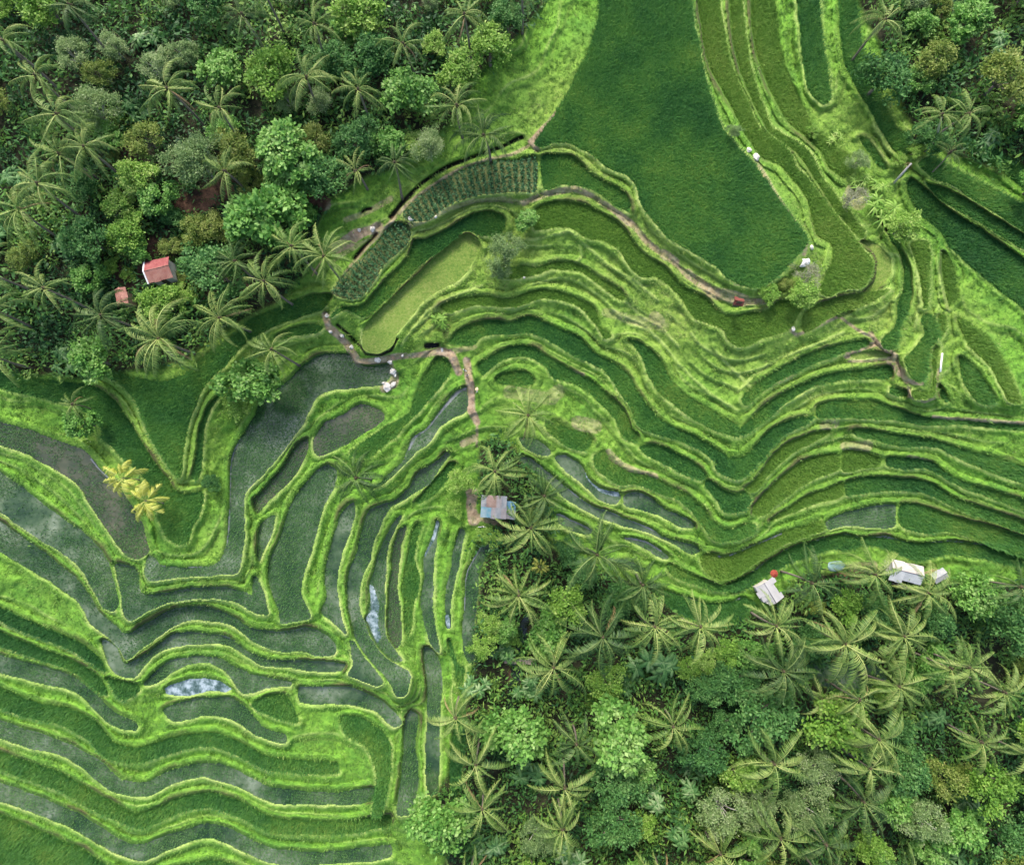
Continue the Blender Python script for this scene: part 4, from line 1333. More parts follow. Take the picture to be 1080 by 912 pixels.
TREES = '''
300 155 33 broad big bright round leaved tree at the top of the jungle left of the dark tree
278 226 36 broad widest bright round leaved tree in the middle of the top left jungle
296 196 20 broad smaller bright tree squeezed between the two big round leaved ones
202 161 31 pale pale grey green feathery tree with light branches at the top left
245 158 22 olive soft olive tree right of the pale feathery tree
233 137 15 broad small green tree at the top edge above the hanging palm fronds
143 183 22 lime fresh green bush below the olive bush near the top left corner
123 215 17 lime dense bright green rounded bush left of two leafy trees
163 208 19 broad leafy tree with pale leaf tips left of the dark clearing
133 243 20 lime light green tree above the clearing of the red roofed house
142 260 15 broad small dull green tree right above the red roofed house clearing
89 250 25 dark large dark bluish tree on the left edge above the red roofs
85 192 15 dark grey green tree on the left edge under the corner palm
222 282 29 dark bluish green round tree right of the red roofed house
203 243 16 olive olive bush with yellow leaves above the bluish round tree
226 237 17 olive olive tree between the dark clearing and the widest bright tree
186 293 9 olive leafy olive shrub over the right end of the red roofed house
178 259 12 olive yellowish bush touching the back of the red roofed house
167 316 20 lime light green bush below the red roofed house
193 313 14 lime yellow green shrub with round leaves below the bluish tree
150 143 19 olive olive tree at the top edge near the yellowish corner palm
112 140 15 broad green tree at the top edge right of the yellowish corner palm
262 192 15 olive small olive tree beneath the big bright tree
91 292 17 broad green tree on the left edge beside the small red roof
117 279 9 lime small lime bush left of the red roofed house
134 288 8 lime tiny pale bush on the bare earth by the red roofed house
331 143 17 olive yellowish olive tree at the top edge right of the big bright tree
337 180 27 dark dark green tree at the right side of the top left jungle
375 142 21 dark bluish dark tree at the top edge above the yellowish palm
408 148 17 broad green tree at the top edge above the dark green palm
452 149 18 pale soft blue green tree right of the dark palm at the top
432 152 14 lime leafy bush between the dark palm and the soft blue green tree
318 224 14 broad small tree by the dark pit at the jungle edge
180 228 12 dark small dark tree in the clearing right of the light green tree
118 165 8 olive little olive shrub on red earth near the corner palm
262 402 27 broad spreading bright green bush beside the grey pond
248 425 15 lime low bright bush at the lower end of the spreading bush
94 377 22 broad green thicket on the left edge beneath the coconut palm
84 446 16 broad bright bush on the left edge above the brown flooded paddy
222 509 9 dark small dark fern at the tip of the pointed rice field
532 262 19 pale grey green fern thicket on the upper grass bank
528 285 11 pale lower clump of the fern thicket on the upper grass bank
556 231 11 broad rounded glossy bush at the head of the wide rice terrace
461 337 13 banana bright leafy plant on the bank above the path junction
463 355 7 lime small lime bush right above the dark culvert by the path
914 188 13 banana spiky bright cane plant at the upper end of the right ravine
934 190 14 banana second spiky cane plant beside the pale stump in the ravine
943 216 23 banana largest bright cane thicket in the right ravine
955 238 16 lime soft lime bush below the largest cane thicket
907 168 11 pale grey green feathery bush above the cane plants
900 208 14 dry withered greyish brush beside the cane thicket
884 140 10 banana small cane plant at the top edge right of the stepped fields
858 137 8 lime small light bush at the top edge among the stepped fields
814 310 12 lime left one of two lime bushes below the large rice field
849 307 15 lime right one of two lime bushes below the large rice field
853 288 14 dry whitish dry bush at the lower right corner of the large field
833 299 9 olive olive shrub between the two lime bushes below the large field
776 137 8 pale grey green shrub at the top right edge of the large field
972 139 13 dark dark tree in the top right corner
990 148 15 dark darkest tree by the pale leaning trunk at the top right
967 158 9 lime light shrub below the dark trees of the top right corner
950 168 9 lime light shrub by the tan stump head at the top right
596 632 21 lime light green ball shaped tree in the lower jungle
656 634 18 dark dark green tree right of the light green ball shaped tree
578 668 21 broad glossy green tree below the light green ball shaped tree
541 672 9 lime small lime bush by the dark stream
640 718 17 lime bright grassy bush between palms at the bottom
694 711 27 plantain clump of pale edged banana plants below the twin palms
662 722 14 plantain smaller banana clump left of the pale edged one
727 703 13 lime lime bush below the right twin palm
745 697 14 lime round bright bush beside the lime bush by the twin palms
767 684 14 lime lime tree at the end of the dark curved paddy
742 727 15 dark dark green tree at the bottom below the lime bushes
762 716 16 dark shadowy tree right of the banana clumps
556 730 16 plantain banana clump under the footbridge palm
515 657 12 lime yellow green bush left of the dark stream
501 727 16 plantain pale green banana clump on the bottom edge left of the stream
530 687 14 plantain pale leaved clump on the near bank of the stream by the footbridge
535 664 11 broad green bush at the upper end of the dark stream
508 682 13 lime bright bush beside the end of the long dark paddy
894 634 17 lime light leafy tree below the teal tarp shelter
921 645 19 dark dark green tree below the palm by the long white roof
779 721 17 dark dark tree at the bottom edge left of the dense palm
934 732 13 lime lime bush at the bottom edge under the bright palm
984 701 17 broad green tree near the right edge beneath the palms
988 655 17 dark dark tree below the leaning roof corner palm
854 678 18 dark dark tree between the palms left of the jungle pond
966 716 14 broad green tree right of the bright bottom palm
795 689 15 broad green tree left of the dense yellow green palm
803 738 13 broad tree at the bottom edge under the dense palm
614 605 15 dark dark bush beneath the palm by the grey water
600 580 13 dark dark bush right of the bright palm by the tin roof
488 505 14 lime bright rank growth on the bank left of the tin roof
480 537 9 lime small bush at the head of the narrow flooded strips
509 565 9 lime yellow green shrub below the person by the tin roof
524 566 9 lime green shrub under the front of the tin roof
860 640 10 olive olive bush below the palm beside the white roofed hut
'''
for ln in TREES.strip().split('\n'):
    a = ln.split(' ', 4)
    fl = .75 if a[3] in ('lime', 'olive', 'banana', 'plantain', 'dry') and float(a[2]) < 16 else 1.0
    tree(float(a[0]), float(a[1]), float(a[2]), a[3], a[4], fl)

# jungle past the photograph's frame
rb = random.Random(77)
spots = []


def try_spot(x, y, r):
    if all((x - a) ** 2 + (y - b) ** 2 > (.75 * (r + q)) ** 2 for a, b, q in spots):
        spots.append((x, y, r))
        return True
    return False


NB = {'top': 'along the wooded top edge of the view', 'left': 'along the wooded left edge of the view', 'bottom': 'in the forest along the bottom edge of the view', 'right': 'along the wooded right edge of the view'}
NK = {'broad': 'bright broadleaf tree ', 'dark': 'dark green tree ', 'lime': 'light green bush ', 'olive': 'olive leaved bush ', 'pale': 'pale feathery tree ', 'plantain': 'pale edged banana clump '}
k = 0
while k < 2600:
    k += 1
    x, y = rb.uniform(-25, 1105), rb.uniform(-25, 937)
    if 70 < x < 1010 and 122 < y < 752:
        continue
    ix, iy = int(x - GX0), int(y - GY0)
    if jung[iy, ix] < .5 and not (rb.random() < .006 and D[iy, ix] > 8):
        continue
    if 515 < x < 560 and y > 700 and rb.random() < .8:
        continue
    rr = rb.uniform(13, 31)
    if not try_spot(x, y, rr):
        continue
    side = 'top' if y < 128 else 'bottom' if y > 746 else 'left' if x < 78 else 'right'
    if rb.random() < .3:
        palm(x, y, rb.uniform(24, 33), 'coconut palm ' + NB[side], 'green', nf=16, group='coconut palms ' + NB[side])
    else:
        kd = rb.choice(['broad', 'dark', 'lime', 'olive', 'dark', 'broad', 'plantain', 'pale'])
        tree(x, y, rr if kd != 'plantain' else 18, kd, NK[kd] + NB[side], 1.0, NK[kd].strip() + 's ' + NB[side])

# ------------------------------------------------------------------ the stream and the bridge
sp = [(560, 642), (552, 660), (550, 676), (546, 692), (544, 710), (541, 730), (539, 752), (536, 790), (533, 830), (530, 880), (528, 940), (526, 1000)]
wv = [2.5, 4, 5, 5, 5, 6, 6, 6, 7, 7, 7, 7]
mb = MB()
vs = []
for i, ((x, y), w) in enumerate(zip(sp, wv)):
    z = float(Zt[min(GH - 1, y - GY0), x - GX0])
    for s in (-1, 1):
        X, Y = unproj(x + s * w, y + s * .6, z + .25)
        vs.append((float(X), float(Y), z + .25))
mb.add(vs, [(2 * i, 2 * i + 2, 2 * i + 3, 2 * i + 1) for i in range(len(sp) - 1)])
me = mb.mesh('stream', [M_STREAM])
tag(obj('stream', me), 'dark narrow stream in the jungle gully', kind='structure')

M_WOOD = simple('weathered_wood', (.33, .27, .22), 0.9, .35, 3)
M_WOOD_D = simple('dark_wood', (.09, .065, .045), 0.9, .35, 3)


def root_at(name, loc, label, cat, rz=0, group=None):
    o = bpy.data.objects.new(name, None)
    o.empty_display_size = .4
    o.location = loc
    o.rotation_euler = (0, 0, rz)
    C.objects.link(o)
    return tag(o, label, cat, group)


def zs(px, py):
    return float(Zt[int(py - GY0), int(px - GX0)])


zb = max(zs(534, 697), zs(560, 697)) + .35
x0, y0 = map(float, unproj(532, 696, zb))
x1, y1 = map(float, unproj(566, 697.5, zb))
L = math.hypot(x1 - x0, y1 - y0)
br = root_at('footbridge', ((x0 + x1) / 2, (y0 + y1) / 2, zb), 'pale wooden footbridge across the dark stream', 'bridge', math.atan2(y1 - y0, x1 - x0))
mb = MB()
for i in range(int(L / .26)):
    mb.box((-L / 2 + .13 + i * .26, random.uniform(-.03, .03), .05), (.23, 1.0, .05), random.uniform(-.03, .03))
obj('deck', mb.mesh('deck', [M_WOOD]), None, br)
for s in (-.38, .38):
    mb = MB()
    mb.tube([(-L / 2 - .3, s, -.06), (L / 2 + .3, s, -.06)], [.08, .07], 8)
    obj('beam', mb.mesh('beam', [M_WOOD_D]), None, br)

# ------------------------------------------------------------------ buildings
def roof_mat(name, c1, c2, rough=.6, scale=1.2):
    m, nt = new_mat(name)
    n = pos_noise(nt, scale, 5, .7)
    finish(nt, ramp(nt, n, [(.35, c1), (.62, c2)]), rough, .3)
    return m


M_TIN = roof_mat('grey_tin', (.23, .25, .26), (.34, .34, .33))
M_TIN_RUST = roof_mat('rust_stained_tin', (.24, .16, .12), (.33, .24, .20), .7, .9)
M_TIN_BLUE = roof_mat('faded_blue_tin', (.13, .29, .34), (.28, .36, .37))
M_TIN_SKY = roof_mat('blue_tin', (.09, .22, .34), (.16, .29, .38))
M_TIN_PINK = roof_mat('pinkish_tin', (.29, .25, .24), (.36, .33, .31))
M_WHITE = roof_mat('white_sheet_roof', (.31, .31, .31), (.40, .39, .385), .7, .8)
M_CREAM = roof_mat('cream_sheet_roof', (.37, .33, .29), (.46, .42, .38), .7, .8)
M_WHITE_B = roof_mat('bluish_white_sheet', (.36, .39, .41), (.46, .48, .49), .6, .8)
M_RED = roof_mat('crimson_roof', (.20, .038, .04), (.28, .08, .075), .6, .8)
M_PINK = roof_mat('faded_red_roof', (.26, .10, .075), (.34, .17, .13), .7, .8)
M_GAP = simple('roof_gap_metal', (.16, .16, .18), .6, .2)
M_PLASTER = simple('plaster', (.50, .47, .42), .9, .15)
M_BAMBOO = simple('bamboo_wall', (.26, .19, .11), .9, .3, 5)
M_TEAL = roof_mat('teal_tarp', (.10, .19, .165), (.19, .28, .25), .7, 1.4)
M_BROWNRED = roof_mat('red_brown_roof', (.10, .028, .02), (.18, .05, .035), .8, 2)
M_REDCLOTH = roof_mat('red_cloth', (.20, .03, .018), (.28, .055, .03), .8, 2)
M_CLOTHW = simple('white_cloth', (.72, .71, .69), .9, .08)
M_ROCK = roof_mat('pale_rock', (.42, .38, .32), (.70, .66, .58), .95, 3)
M_SKIN = simple('skin', (.30, .17, .11), .7, .08)
M_HAIR = simple('black_hair', (.015, .013, .012), .7, .2)
M_DARKC = simple('dark_trousers', (.03, .03, .045), .9, .2)
M_STRAW = simple('straw_hat', (.55, .44, .26), .9, .2, 8)
M_PVC = simple('white_pipe', (.75, .75, .73), .5, .05)


def corr(mb, x0, x1, y0, y1, z0, z1, pitch=.16, amp=.018, axis_y=True, thick=.012):
    """corrugated sheet, slope along y from z0 to z1"""
    n = max(4, int((x1 - x0) / pitch * 4))
    P = []
    for i in range(n + 1):
        x = x0 + (x1 - x0) * i / n
        c = amp * math.sin(i / 4 * 2 * PI)
        P.append([(x, y0 + (y1 - y0) * t, z0 + (z1 - z0) * t + c) for t in (0, .5, 1)])
    mb.sheet(P, thick)


def frame_of(pa, pb, h):
    """world frame of a roof whose reference edge shows from pixel pa to pb, h above the ground there"""
    g = zs((pa[0] + pb[0]) / 2, (pa[1] + pb[1]) / 2)
    xa, ya = map(float, unproj(*pa, g + h))
    xb, yb = map(float, unproj(*pb, g + h))
    return (xa, ya), math.atan2(yb - ya, xb - xa), math.hypot(xb - xa, yb - ya), g


# patchwork tin roofed hut: local x along its upper edge, y towards the back
def hut_patchwork():
    h = 2.6
    g = ground(*map(float, unproj(522, 535, 5)))
    xa, ya = map(float, unproj(507.5, 533.5, g + h))
    xb, yb = map(float, unproj(534, 535.5, g + h))
    rz = math.atan2(yb - ya, xb - xa)
    W = math.hypot(xb - xa, yb - ya)
    Dp = 3.6
    r = root_at('hut', ((xa + xb) / 2, (ya + yb) / 2, g), 'small hut with a patchwork roof of grey, rusty and blue tin', 'hut', rz)
    mb = MB()
    t = .09
    for cx, cy, sx, sy in ((0, Dp / 2 - .35, W - .5, t), (-W / 2 + .3, 0, t, Dp - .9), (W / 2 - .3, 0, t, Dp - .9)):
        mb.box((cx, cy, 1.05), (sx, sy, 2.3))
    obj('wall', mb.mesh('wall', [M_BAMBOO]), None, r)
    for sx in (-1, 1):
        mb = MB()
        mb.tube([(sx * (W / 2 - .25), -Dp / 2 + .3, -.4), (sx * (W / 2 - .25), -Dp / 2 + .3, 2.2)], [.07, .06], 8)
        obj('post', mb.mesh('post', [M_WOOD_D]), None, r)
    # roof sheets falling to the front, each one slightly out of line
    cols = [[M_TIN, M_TIN_BLUE], [M_TIN_RUST, M_TIN_BLUE], [M_TIN_RUST, M_TIN_PINK], [M_TIN_PINK, M_TIN], [M_TIN, M_TIN_PINK]]
    ws = W / 5
    for i in range(5):
        for j, (ya_, yb_) in enumerate(((.0 - .1, Dp / 2), (-Dp / 2, .12))):
            mb = MB()
            zz = lambda y: 2.45 + y * .16 + (.03 if j == 0 else 0) + (.012 if i % 2 else 0)
            jx = random.uniform(-.05, .05)
            ya2, yb2 = ya_ + (random.uniform(-.12, .05) if j else 0), yb_ + (random.uniform(-.05, .1) if j == 0 else 0)
            corr(mb, -W / 2 + i * ws - .05 + jx, -W / 2 + (i + 1) * ws + .05 + jx, ya2, yb2, zz(ya2), zz(yb2))
            obj('roof_sheet', mb.mesh('roof_sheet', [cols[i][j]]), None, r)
    for i, (m_, a, b, yy0, yy1) in enumerate(((M_TIN_SKY, W / 2 - .12, W / 2 + .75, -.35, 1.1), (M_TIN_SKY, W / 2 + .6, W / 2 + 1.5, -.4, 1.05), (M_TIN_PINK, W / 2 - .3, W / 2 + .8, -1.75, -.25), (M_TIN, W / 2 + .7, W / 2 + 1.6, -1.8, -.3))):
        mb = MB()
        corr(mb, a, b, yy0, yy1, 2.02 + yy0 * .12 + i * .014, 2.02 + yy1 * .12 + i * .014)
        o = obj('roof_sheet', mb.mesh('roof_sheet', [m_]), None, r)
        o['label'] = 'blue tin sheet of the lower annex roof' if i < 2 else 'dull tin sheet of the lower annex roof'
    mb = MB()
    for cx, cy in ((W / 2 + 1.4, .9), (W / 2 + 1.4, -1.6)):
        mb = MB()
        mb.tube([(cx, cy, -.4), (cx, cy, 1.85)], [.06, .05], 8)
        obj('post', mb.mesh('post', [M_WOOD_D]), None, r)


hut_patchwork()


def gable(name, label, cat, ctr, ridge_dir_px, half_len_px, half_w_px, mats, wallmat, h=2.5, pitch=.42, notch=(), corr_amp=.012, gap=.04, eave_off=(0, 0), group=None, ridge_shift=0.0, gable_white=False, ridge_mat=None):
    """a two-slope roof; ctr is the pixel of the roof's middle, ridge_dir a pixel direction"""
    g = ground(*map(float, unproj(*ctr, 4)))
    d = np.array(ridge_dir_px, float)
    d /= np.linalg.norm(d)
    xa, ya = map(float, unproj(ctr[0] - d[0] * half_len_px, ctr[1] - d[1] * half_len_px, g + h))
    xb, yb = map(float, unproj(ctr[0] + d[0] * half_len_px, ctr[1] + d[1] * half_len_px, g + h))
    rz = math.atan2(yb - ya, xb - xa)
    Lh = math.hypot(xb - xa, yb - ya) / 2
    Wh = half_w_px * (ZC - g - h) / F
    r = root_at(name, ((xa + xb) / 2, (ya + yb) / 2, g), label, cat, rz, group)
    zr = h + Wh * pitch
    mb = MB()
    t = .12
    iw, il = Wh - .35, Lh - .35
    for s in (-1, 1):
        mb.box((0, s * iw, h / 2 - .25), (2 * il, t, h + .35))
        mb.box((s * (il - t / 2), 0, h / 2 - .25), (t, 2 * iw - t, h + .35))
        vs = [(s * il, -iw, h - .1), (s * il, iw, h - .1), (s * il, 0, zr - .12), (s * (il - t), -iw, h - .1), (s * (il - t), iw, h - .1), (s * (il - t), 0, zr - .12)]
        mb.add(vs, [(0, 1, 2), (5, 4, 3), (0, 2, 5, 3), (1, 4, 5, 2)])
    w = obj('wall', mb.mesh('wall', [wallmat]), None, r)
    mb = MB()
    mb.box((0, -iw - t / 2 - .02, .95), (.85, .05, 1.95))
    obj('door', mb.mesh('door', [M_WOOD_D]), None, r)
    rs = ridge_shift * Wh
    nseg = max(3, round(2 * Lh / .95))
    for s, m_ in ((1, mats[0]), (-1, mats[1])):
        mb = MB()
        sw = 2 * Lh / nseg
        for i in range(nseg):
            a, b = -Lh + i * sw, -Lh + (i + 1) * sw
            e = Wh + random.uniform(-.06, .1)
            for (ni, ns, dv) in notch:
                if ni == i and ns == s:
                    e += dv
            y0_, y1_ = rs + s * gap, s * e
            lift = .012 * (i % 2)
            P0 = (a - .03, b + .03)
            n_ = max(4, int((b - a) / .2 * 4))
            P = []
            for q in range(n_ + 1):
                x = P0[0] + (P0[1] - P0[0]) * q / n_
                c = corr_amp * math.sin(q / 4 * 2 * PI)
                row = [(x, y0_ + (y1_ - y0_) * tt, zr + (h - .05 - zr) * tt + c + lift) for tt in (0, .5, 1)]
                P.append(row if s < 0 else row[::-1])
            mb.sheet(P[::-1] if False else P, .014)
        obj('roof', mb.mesh('roof', [m_]), None, r)
    mb = MB()
    mb.tube([(-Lh - .05, rs, zr - .03), (Lh + .05, rs, zr - .03)], [.09, .09], 8)
    obj('ridge_cap', mb.mesh('ridge_cap', [ridge_mat or M_GAP], True), None, r)
    if gable_white:
        mb = MB()
        for s in (-1, 1):
            vs = []
            for xx in (-Lh - .22, -Lh - .02):
                vs += [(xx, 0, zr + .05), (xx, s * (Wh + .05), h), (xx, s * (Wh + .05), h - .16), (xx, 0, zr - .12)]
            f = [(0, 1, 2, 3), (7, 6, 5, 4), (0, 4, 5, 1), (3, 2, 6, 7), (1, 5, 6, 2)]
            mb.add(vs, f if s < 0 else [q[::-1] for q in f])
        obj('barge_board', mb.mesh('barge_board', [M_CLOTHW]), None, r)
    return r


gable('hut', 'white roofed hut with a dark ridge line beside the lowest rice terrace', 'hut', (810.8, 624.8), (.52, .86), 12.0, 9.2, (M_WHITE, M_WHITE), M_PLASTER, 2.5, .35,
      notch=((0, 1, .55), (3, 1, .35), (3, -1, -.55), (1, -1, .35)), gap=.07)
gable('building', 'long cream white roofed building at the right edge', 'building', (956, 603), (.965, .24), 17, 9.5, (M_CREAM, M_WHITE_B), M_PLASTER, 2.6, .38, notch=((0, -1, .35), (1, -1, .45)), gap=.05)
gable('house', 'red roofed house with a pale barge board in the jungle', 'house', (167.5, 284.5), (.97, -.24), 13.0, 12.5, (M_RED, M_PINK), M_PLASTER, 2.3, .4, gable_white=True, ridge_mat=M_PINK)
gable('shed', 'small faded red roofed shed half hidden by a palm', 'shed', (128, 312.5), (.22, .97), 8.5, 6, (M_PINK, M_PINK), M_BAMBOO, 2.2, .35, ridge_mat=M_PINK)
gable('shed', 'small grey tin shed at the right edge behind a palm', 'shed', (991, 607), (.85, -.5), 7.5, 5.5, (M_TIN, M_TIN), M_BAMBOO, 2.2, .3, ridge_mat=M_TIN)
gable('field_shelter', 'tiny red brown roofed shelter on the pale bank under the large field', 'shelter', (779, 318), (.97, .2), 5, 4.4, (M_BROWNRED, M_BROWNRED), M_WOOD_D, 1.0, .6, ridge_mat=M_BROWNRED)

# teal tarp shelter
g = ground(*map(float, unproj(882, 597, 4)))
c0 = [float(v) for v in unproj(882, 597, g + 2.1)]
r = root_at('shelter', (c0[0], c0[1], g), 'open shelter under a sagging teal tarp', 'shelter', math.radians(6))
mb = MB()
P = []
for i in range(13):
    row = []
    for j in range(9):
        u, v = i / 12 * 2 - 1, j / 8 * 2 - 1
        k2 = 1 - .16 * abs(u) ** 3 * abs(v)
        row.append((u * 1.45 * (1 - .14 * v * v) * k2, v * .82 * (1 - .18 * u * u), 2.25 - .22 * v * v - .1 * u * u + .07 * math.sin(5 * u + 3 * v) * (1 - v * v * .5)))
    P.append(row)
mb.sheet(P, .02)
obj('tarp', mb.mesh('tarp', [M_TEAL], True), None, r)
for sx in (-1.05, 1.05):
    for sy in (-.55, .55):
        mb = MB()
        mb.tube([(sx, sy, -.35), (sx, sy, 2.0)], [.045, .04], 7)
        obj('post', mb.mesh('post', [M_WOOD_D]), None, r)
g = ground(*map(float, unproj(886, 606, 4)))
c0 = [float(v) for v in unproj(887, 606, g + .5)]
r = root_at('bench', (c0[0], c0[1], g), 'brown wooden bench in front of the teal tarp shelter', 'bench', .05)
mb = MB()
for i in range(3):
    mb.box((0, -.2 + i * .2, .5), (2.6, .17, .05))
obj('seat', mb.mesh('seat', [simple('bench_wood', (.22, .10, .07), .8, .3, 3)]), None, r)
for sx in (-1.1, 1.1):
    mb = MB()
    mb.box((sx, 0, .1), (.1, .5, .74))
    obj('leg', mb.mesh('leg', [M_WOOD_D]), None, r)

# red parasol
g = ground(*map(float, unproj(816.5, 605, 3)))
c0 = [float(v) for v in unproj(816.5, 604.8, g + 2.1)]
r = root_at('parasol', (c0[0], c0[1], g), 'faded red parasol standing beside the white roofed hut', 'parasol')
mb = MB()
n = 16
vs = [(0, 0, 2.35)]
for q, (rr_, zz) in enumerate(((.35, 2.25), (.65, 2.1))):
    for i in range(n):
        a = 2 * PI * i / n
        k_ = 1 if i % 2 == 0 else .93
        vs.append((rr_ * k_ * math.cos(a), rr_ * k_ * math.sin(a), zz - (0 if i % 2 == 0 else .03)))
fs = [(0, 1 + i, 1 + (i + 1) % n) for i in range(n)] + [(1 + i, 1 + n + i, 1 + n + (i + 1) % n, 1 + (i + 1) % n) for i in range(n)]
mb.add(vs, fs)
obj('canopy', mb.mesh('canopy', [M_REDCLOTH]), None, r)
mb = MB()
mb.tube([(0, 0, -.3), (0, 0, 2.33)], [.025, .02], 7)
obj('pole', mb.mesh('pole', [M_WOOD]), None, r)


# ------------------------------------------------------------------ rocks, sheets, posts
def rock(px, py, size, label, seed, mat=M_ROCK, group='pale rocks along the paths', fl=.7):
    r = np.random.default_rng(seed)
    g = ground(*map(float, unproj(px, py, zs(px, py))))
    X, Y = map(float, unproj(px, py, g))
    nu, nv = 12, 8
    vs, fs = [], []
    ax = r.uniform(.75, 1.25, 3)
    ks = r.normal(0, 1, (6, 3))
    for j in range(nv + 1):
        for i in range(nu):
            th, ph = 2 * PI * i / nu, PI * j / nv
            d = np.array([math.sin(ph) * math.cos(th), math.sin(ph) * math.sin(th), math.cos(ph)])
            m = 1 + sum(.09 * math.sin(3 * k_ @ d + q) for q, k_ in enumerate(ks))
            v = d * m * ax * size / 2
            vs.append((v[0], v[1], v[2] * fl + size * .18))
    for j in range(nv):
        for i in range(nu):
            fs.append((j * nu + i, (j + 1) * nu + i, (j + 1) * nu + (i + 1) % nu, j * nu + (i + 1) % nu))
    mb = MB()
    mb.add(vs, fs)
    o = obj('rock', mb.mesh('rock', [mat]), None, None, (X, Y, g))
    tag(o, label, 'rock', group)


for q, (x, y, s, lab) in enumerate([
    (398.5, 379.5, .85, 'white rock on the path at the right end of the pond'), (411.5, 382, .7, 'white rock second along the path at the right end of the pond'),
    (415, 391.5, .95, 'elongated white rock at the tip of the grey pond'), (417, 395.5, .6, 'small white rock just under the elongated one by the pond'),
    (408.5, 408.5, 1.35, 'largest cream rock at the lower right corner of the pond'), (413.5, 405.5, 1.0, 'cream rock leaning against the largest one by the pond'), (404.5, 404, .5, 'tiny white rock left of the largest cream one by the pond'),
    (424.5, 375, .5, 'small pale rock in the middle of the path above the pond'), (466, 369.5, .5, 'small pale rock at the path junction by the culvert'),
    (345, 333, .6, 'pale rock at the upper end of the stony gully'), (349, 350, .7, 'pale rock in the stony gully beside the dark strip'), (361, 354, .65, 'pale rock halfway down the stony gully'), (371, 366, .6, 'pale rock near the lower end of the stony gully'),
    (797, 166, .95, 'white rock on the corner of the large rice field'), (790, 158.5, .7, 'smaller white rock above the corner of the large rice field'),
    (855.5, 261.5, .75, 'white rock on the tip of the large field path'), (433.5, 231, .7, 'white rock between the two vegetable plots'), (459.5, 229, .5, 'pale stone below the upper vegetable plot'),
    (393, 242, .8, 'pale boulder at the edge of the red brown earth'), (379, 243, .5, 'pale stone on the red brown earth'), (836, 347, .6, 'pale rock at the bend of the stony terrace edge'),
    (552.5, 293, .45, 'tiny white stone on the muddy strip of the upper bank')]):
    rock(x, y, s, lab, 50 + q)

# white plastic sheet heaped by the large field
g = zs(848, 277)
X, Y = map(float, unproj(848, 277, g))
mb = MB()
P = []
for i in range(13):
    row = []
    for j in range(13):
        u, v = i / 12 * 2 - 1, j / 12 * 2 - 1
        rr_ = max(abs(u), abs(v))
        e = 1 + .18 * math.sin(3 * math.atan2(v, u) + 1)
        row.append((u * .75 * e, v * .65 * e, .12 + .5 * (1 - rr_ ** 2) + .07 * math.sin(7 * u + 3) * math.cos(6 * v)))
    P.append(row)
mb.sheet(P, .05)
tag(obj('plastic_sheet', mb.mesh('plastic_sheet', [M_CLOTHW], True), None, None, (X, Y, g)), 'white plastic sheet heaped over the dry bush corner of the large field', 'sheet')

# long white pipe at the right edge
g = max(zs(993, 375), zs(992, 391))
xa, ya = map(float, unproj(993.8, 372.5, g + .15))
xb, yb = map(float, unproj(991.8, 392, g + .15))
mb = MB()
mb.tube([(0, 0, 0), ((xb - xa) * .5, (yb - ya) * .5, -.03), (xb - xa, yb - ya, 0)], [.13, .13, .13], 10)
tag(obj('pipe', mb.mesh('pipe', [M_PVC], True), None, None, (xa, ya, g + .14)), 'white pipe lying along the terrace bank at the right edge', 'pipe')

# bare leaning stump
g = zs(943, 193)
xa, ya = map(float, unproj(943, 193, g))
xb, yb = map(float, unproj(961, 172.5, g + 3.2))
r = root_at('dead_tree', (xa, ya, g), 'dead pale leaning trunk with a tan broken head in the ravine', 'tree')
mb = MB()
mb.tube([(0, 0, -.3), ((xb - xa) * .45, (yb - ya) * .5, 1.7), (xb - xa, yb - ya, 3.2)], [.2, .16, .13], 9)
obj('trunk', mb.mesh('trunk', [M_BARK_PALE], True), None, r)
for i in range(7):
    f = obj('frond', FRD[i % 2], None, r)
    f.location = (xb - xa, yb - ya, 3.15)
    f.rotation_euler = (0, .5, i * .9)
    f.scale = (.95, .95, .95)

# dark culvert by the path
M_DARK = simple('culvert_dark', (.012, .012, .012), .9, .2)
g = zs(453, 364)
X, Y = map(float, unproj(454, 364.5, g))
r = root_at('culvert', (X, Y, g), 'dark stone lined culvert mouth beside the path junction', 'culvert', math.radians(-4))
mb = MB()
mb.box((0, 0, -.05), (2.0, 1.0, .3))
obj('opening', mb.mesh('opening', [M_DARK]), None, r)
for s in (-1, 1):
    mb = MB()
    mb.box((0, s * .58, .02), (2.3, .16, .42))
    obj('side_stone', mb.mesh('side_stone', [simple('culvert_stone', (.16, .15, .11), .95, .3, 4)]), None, r)


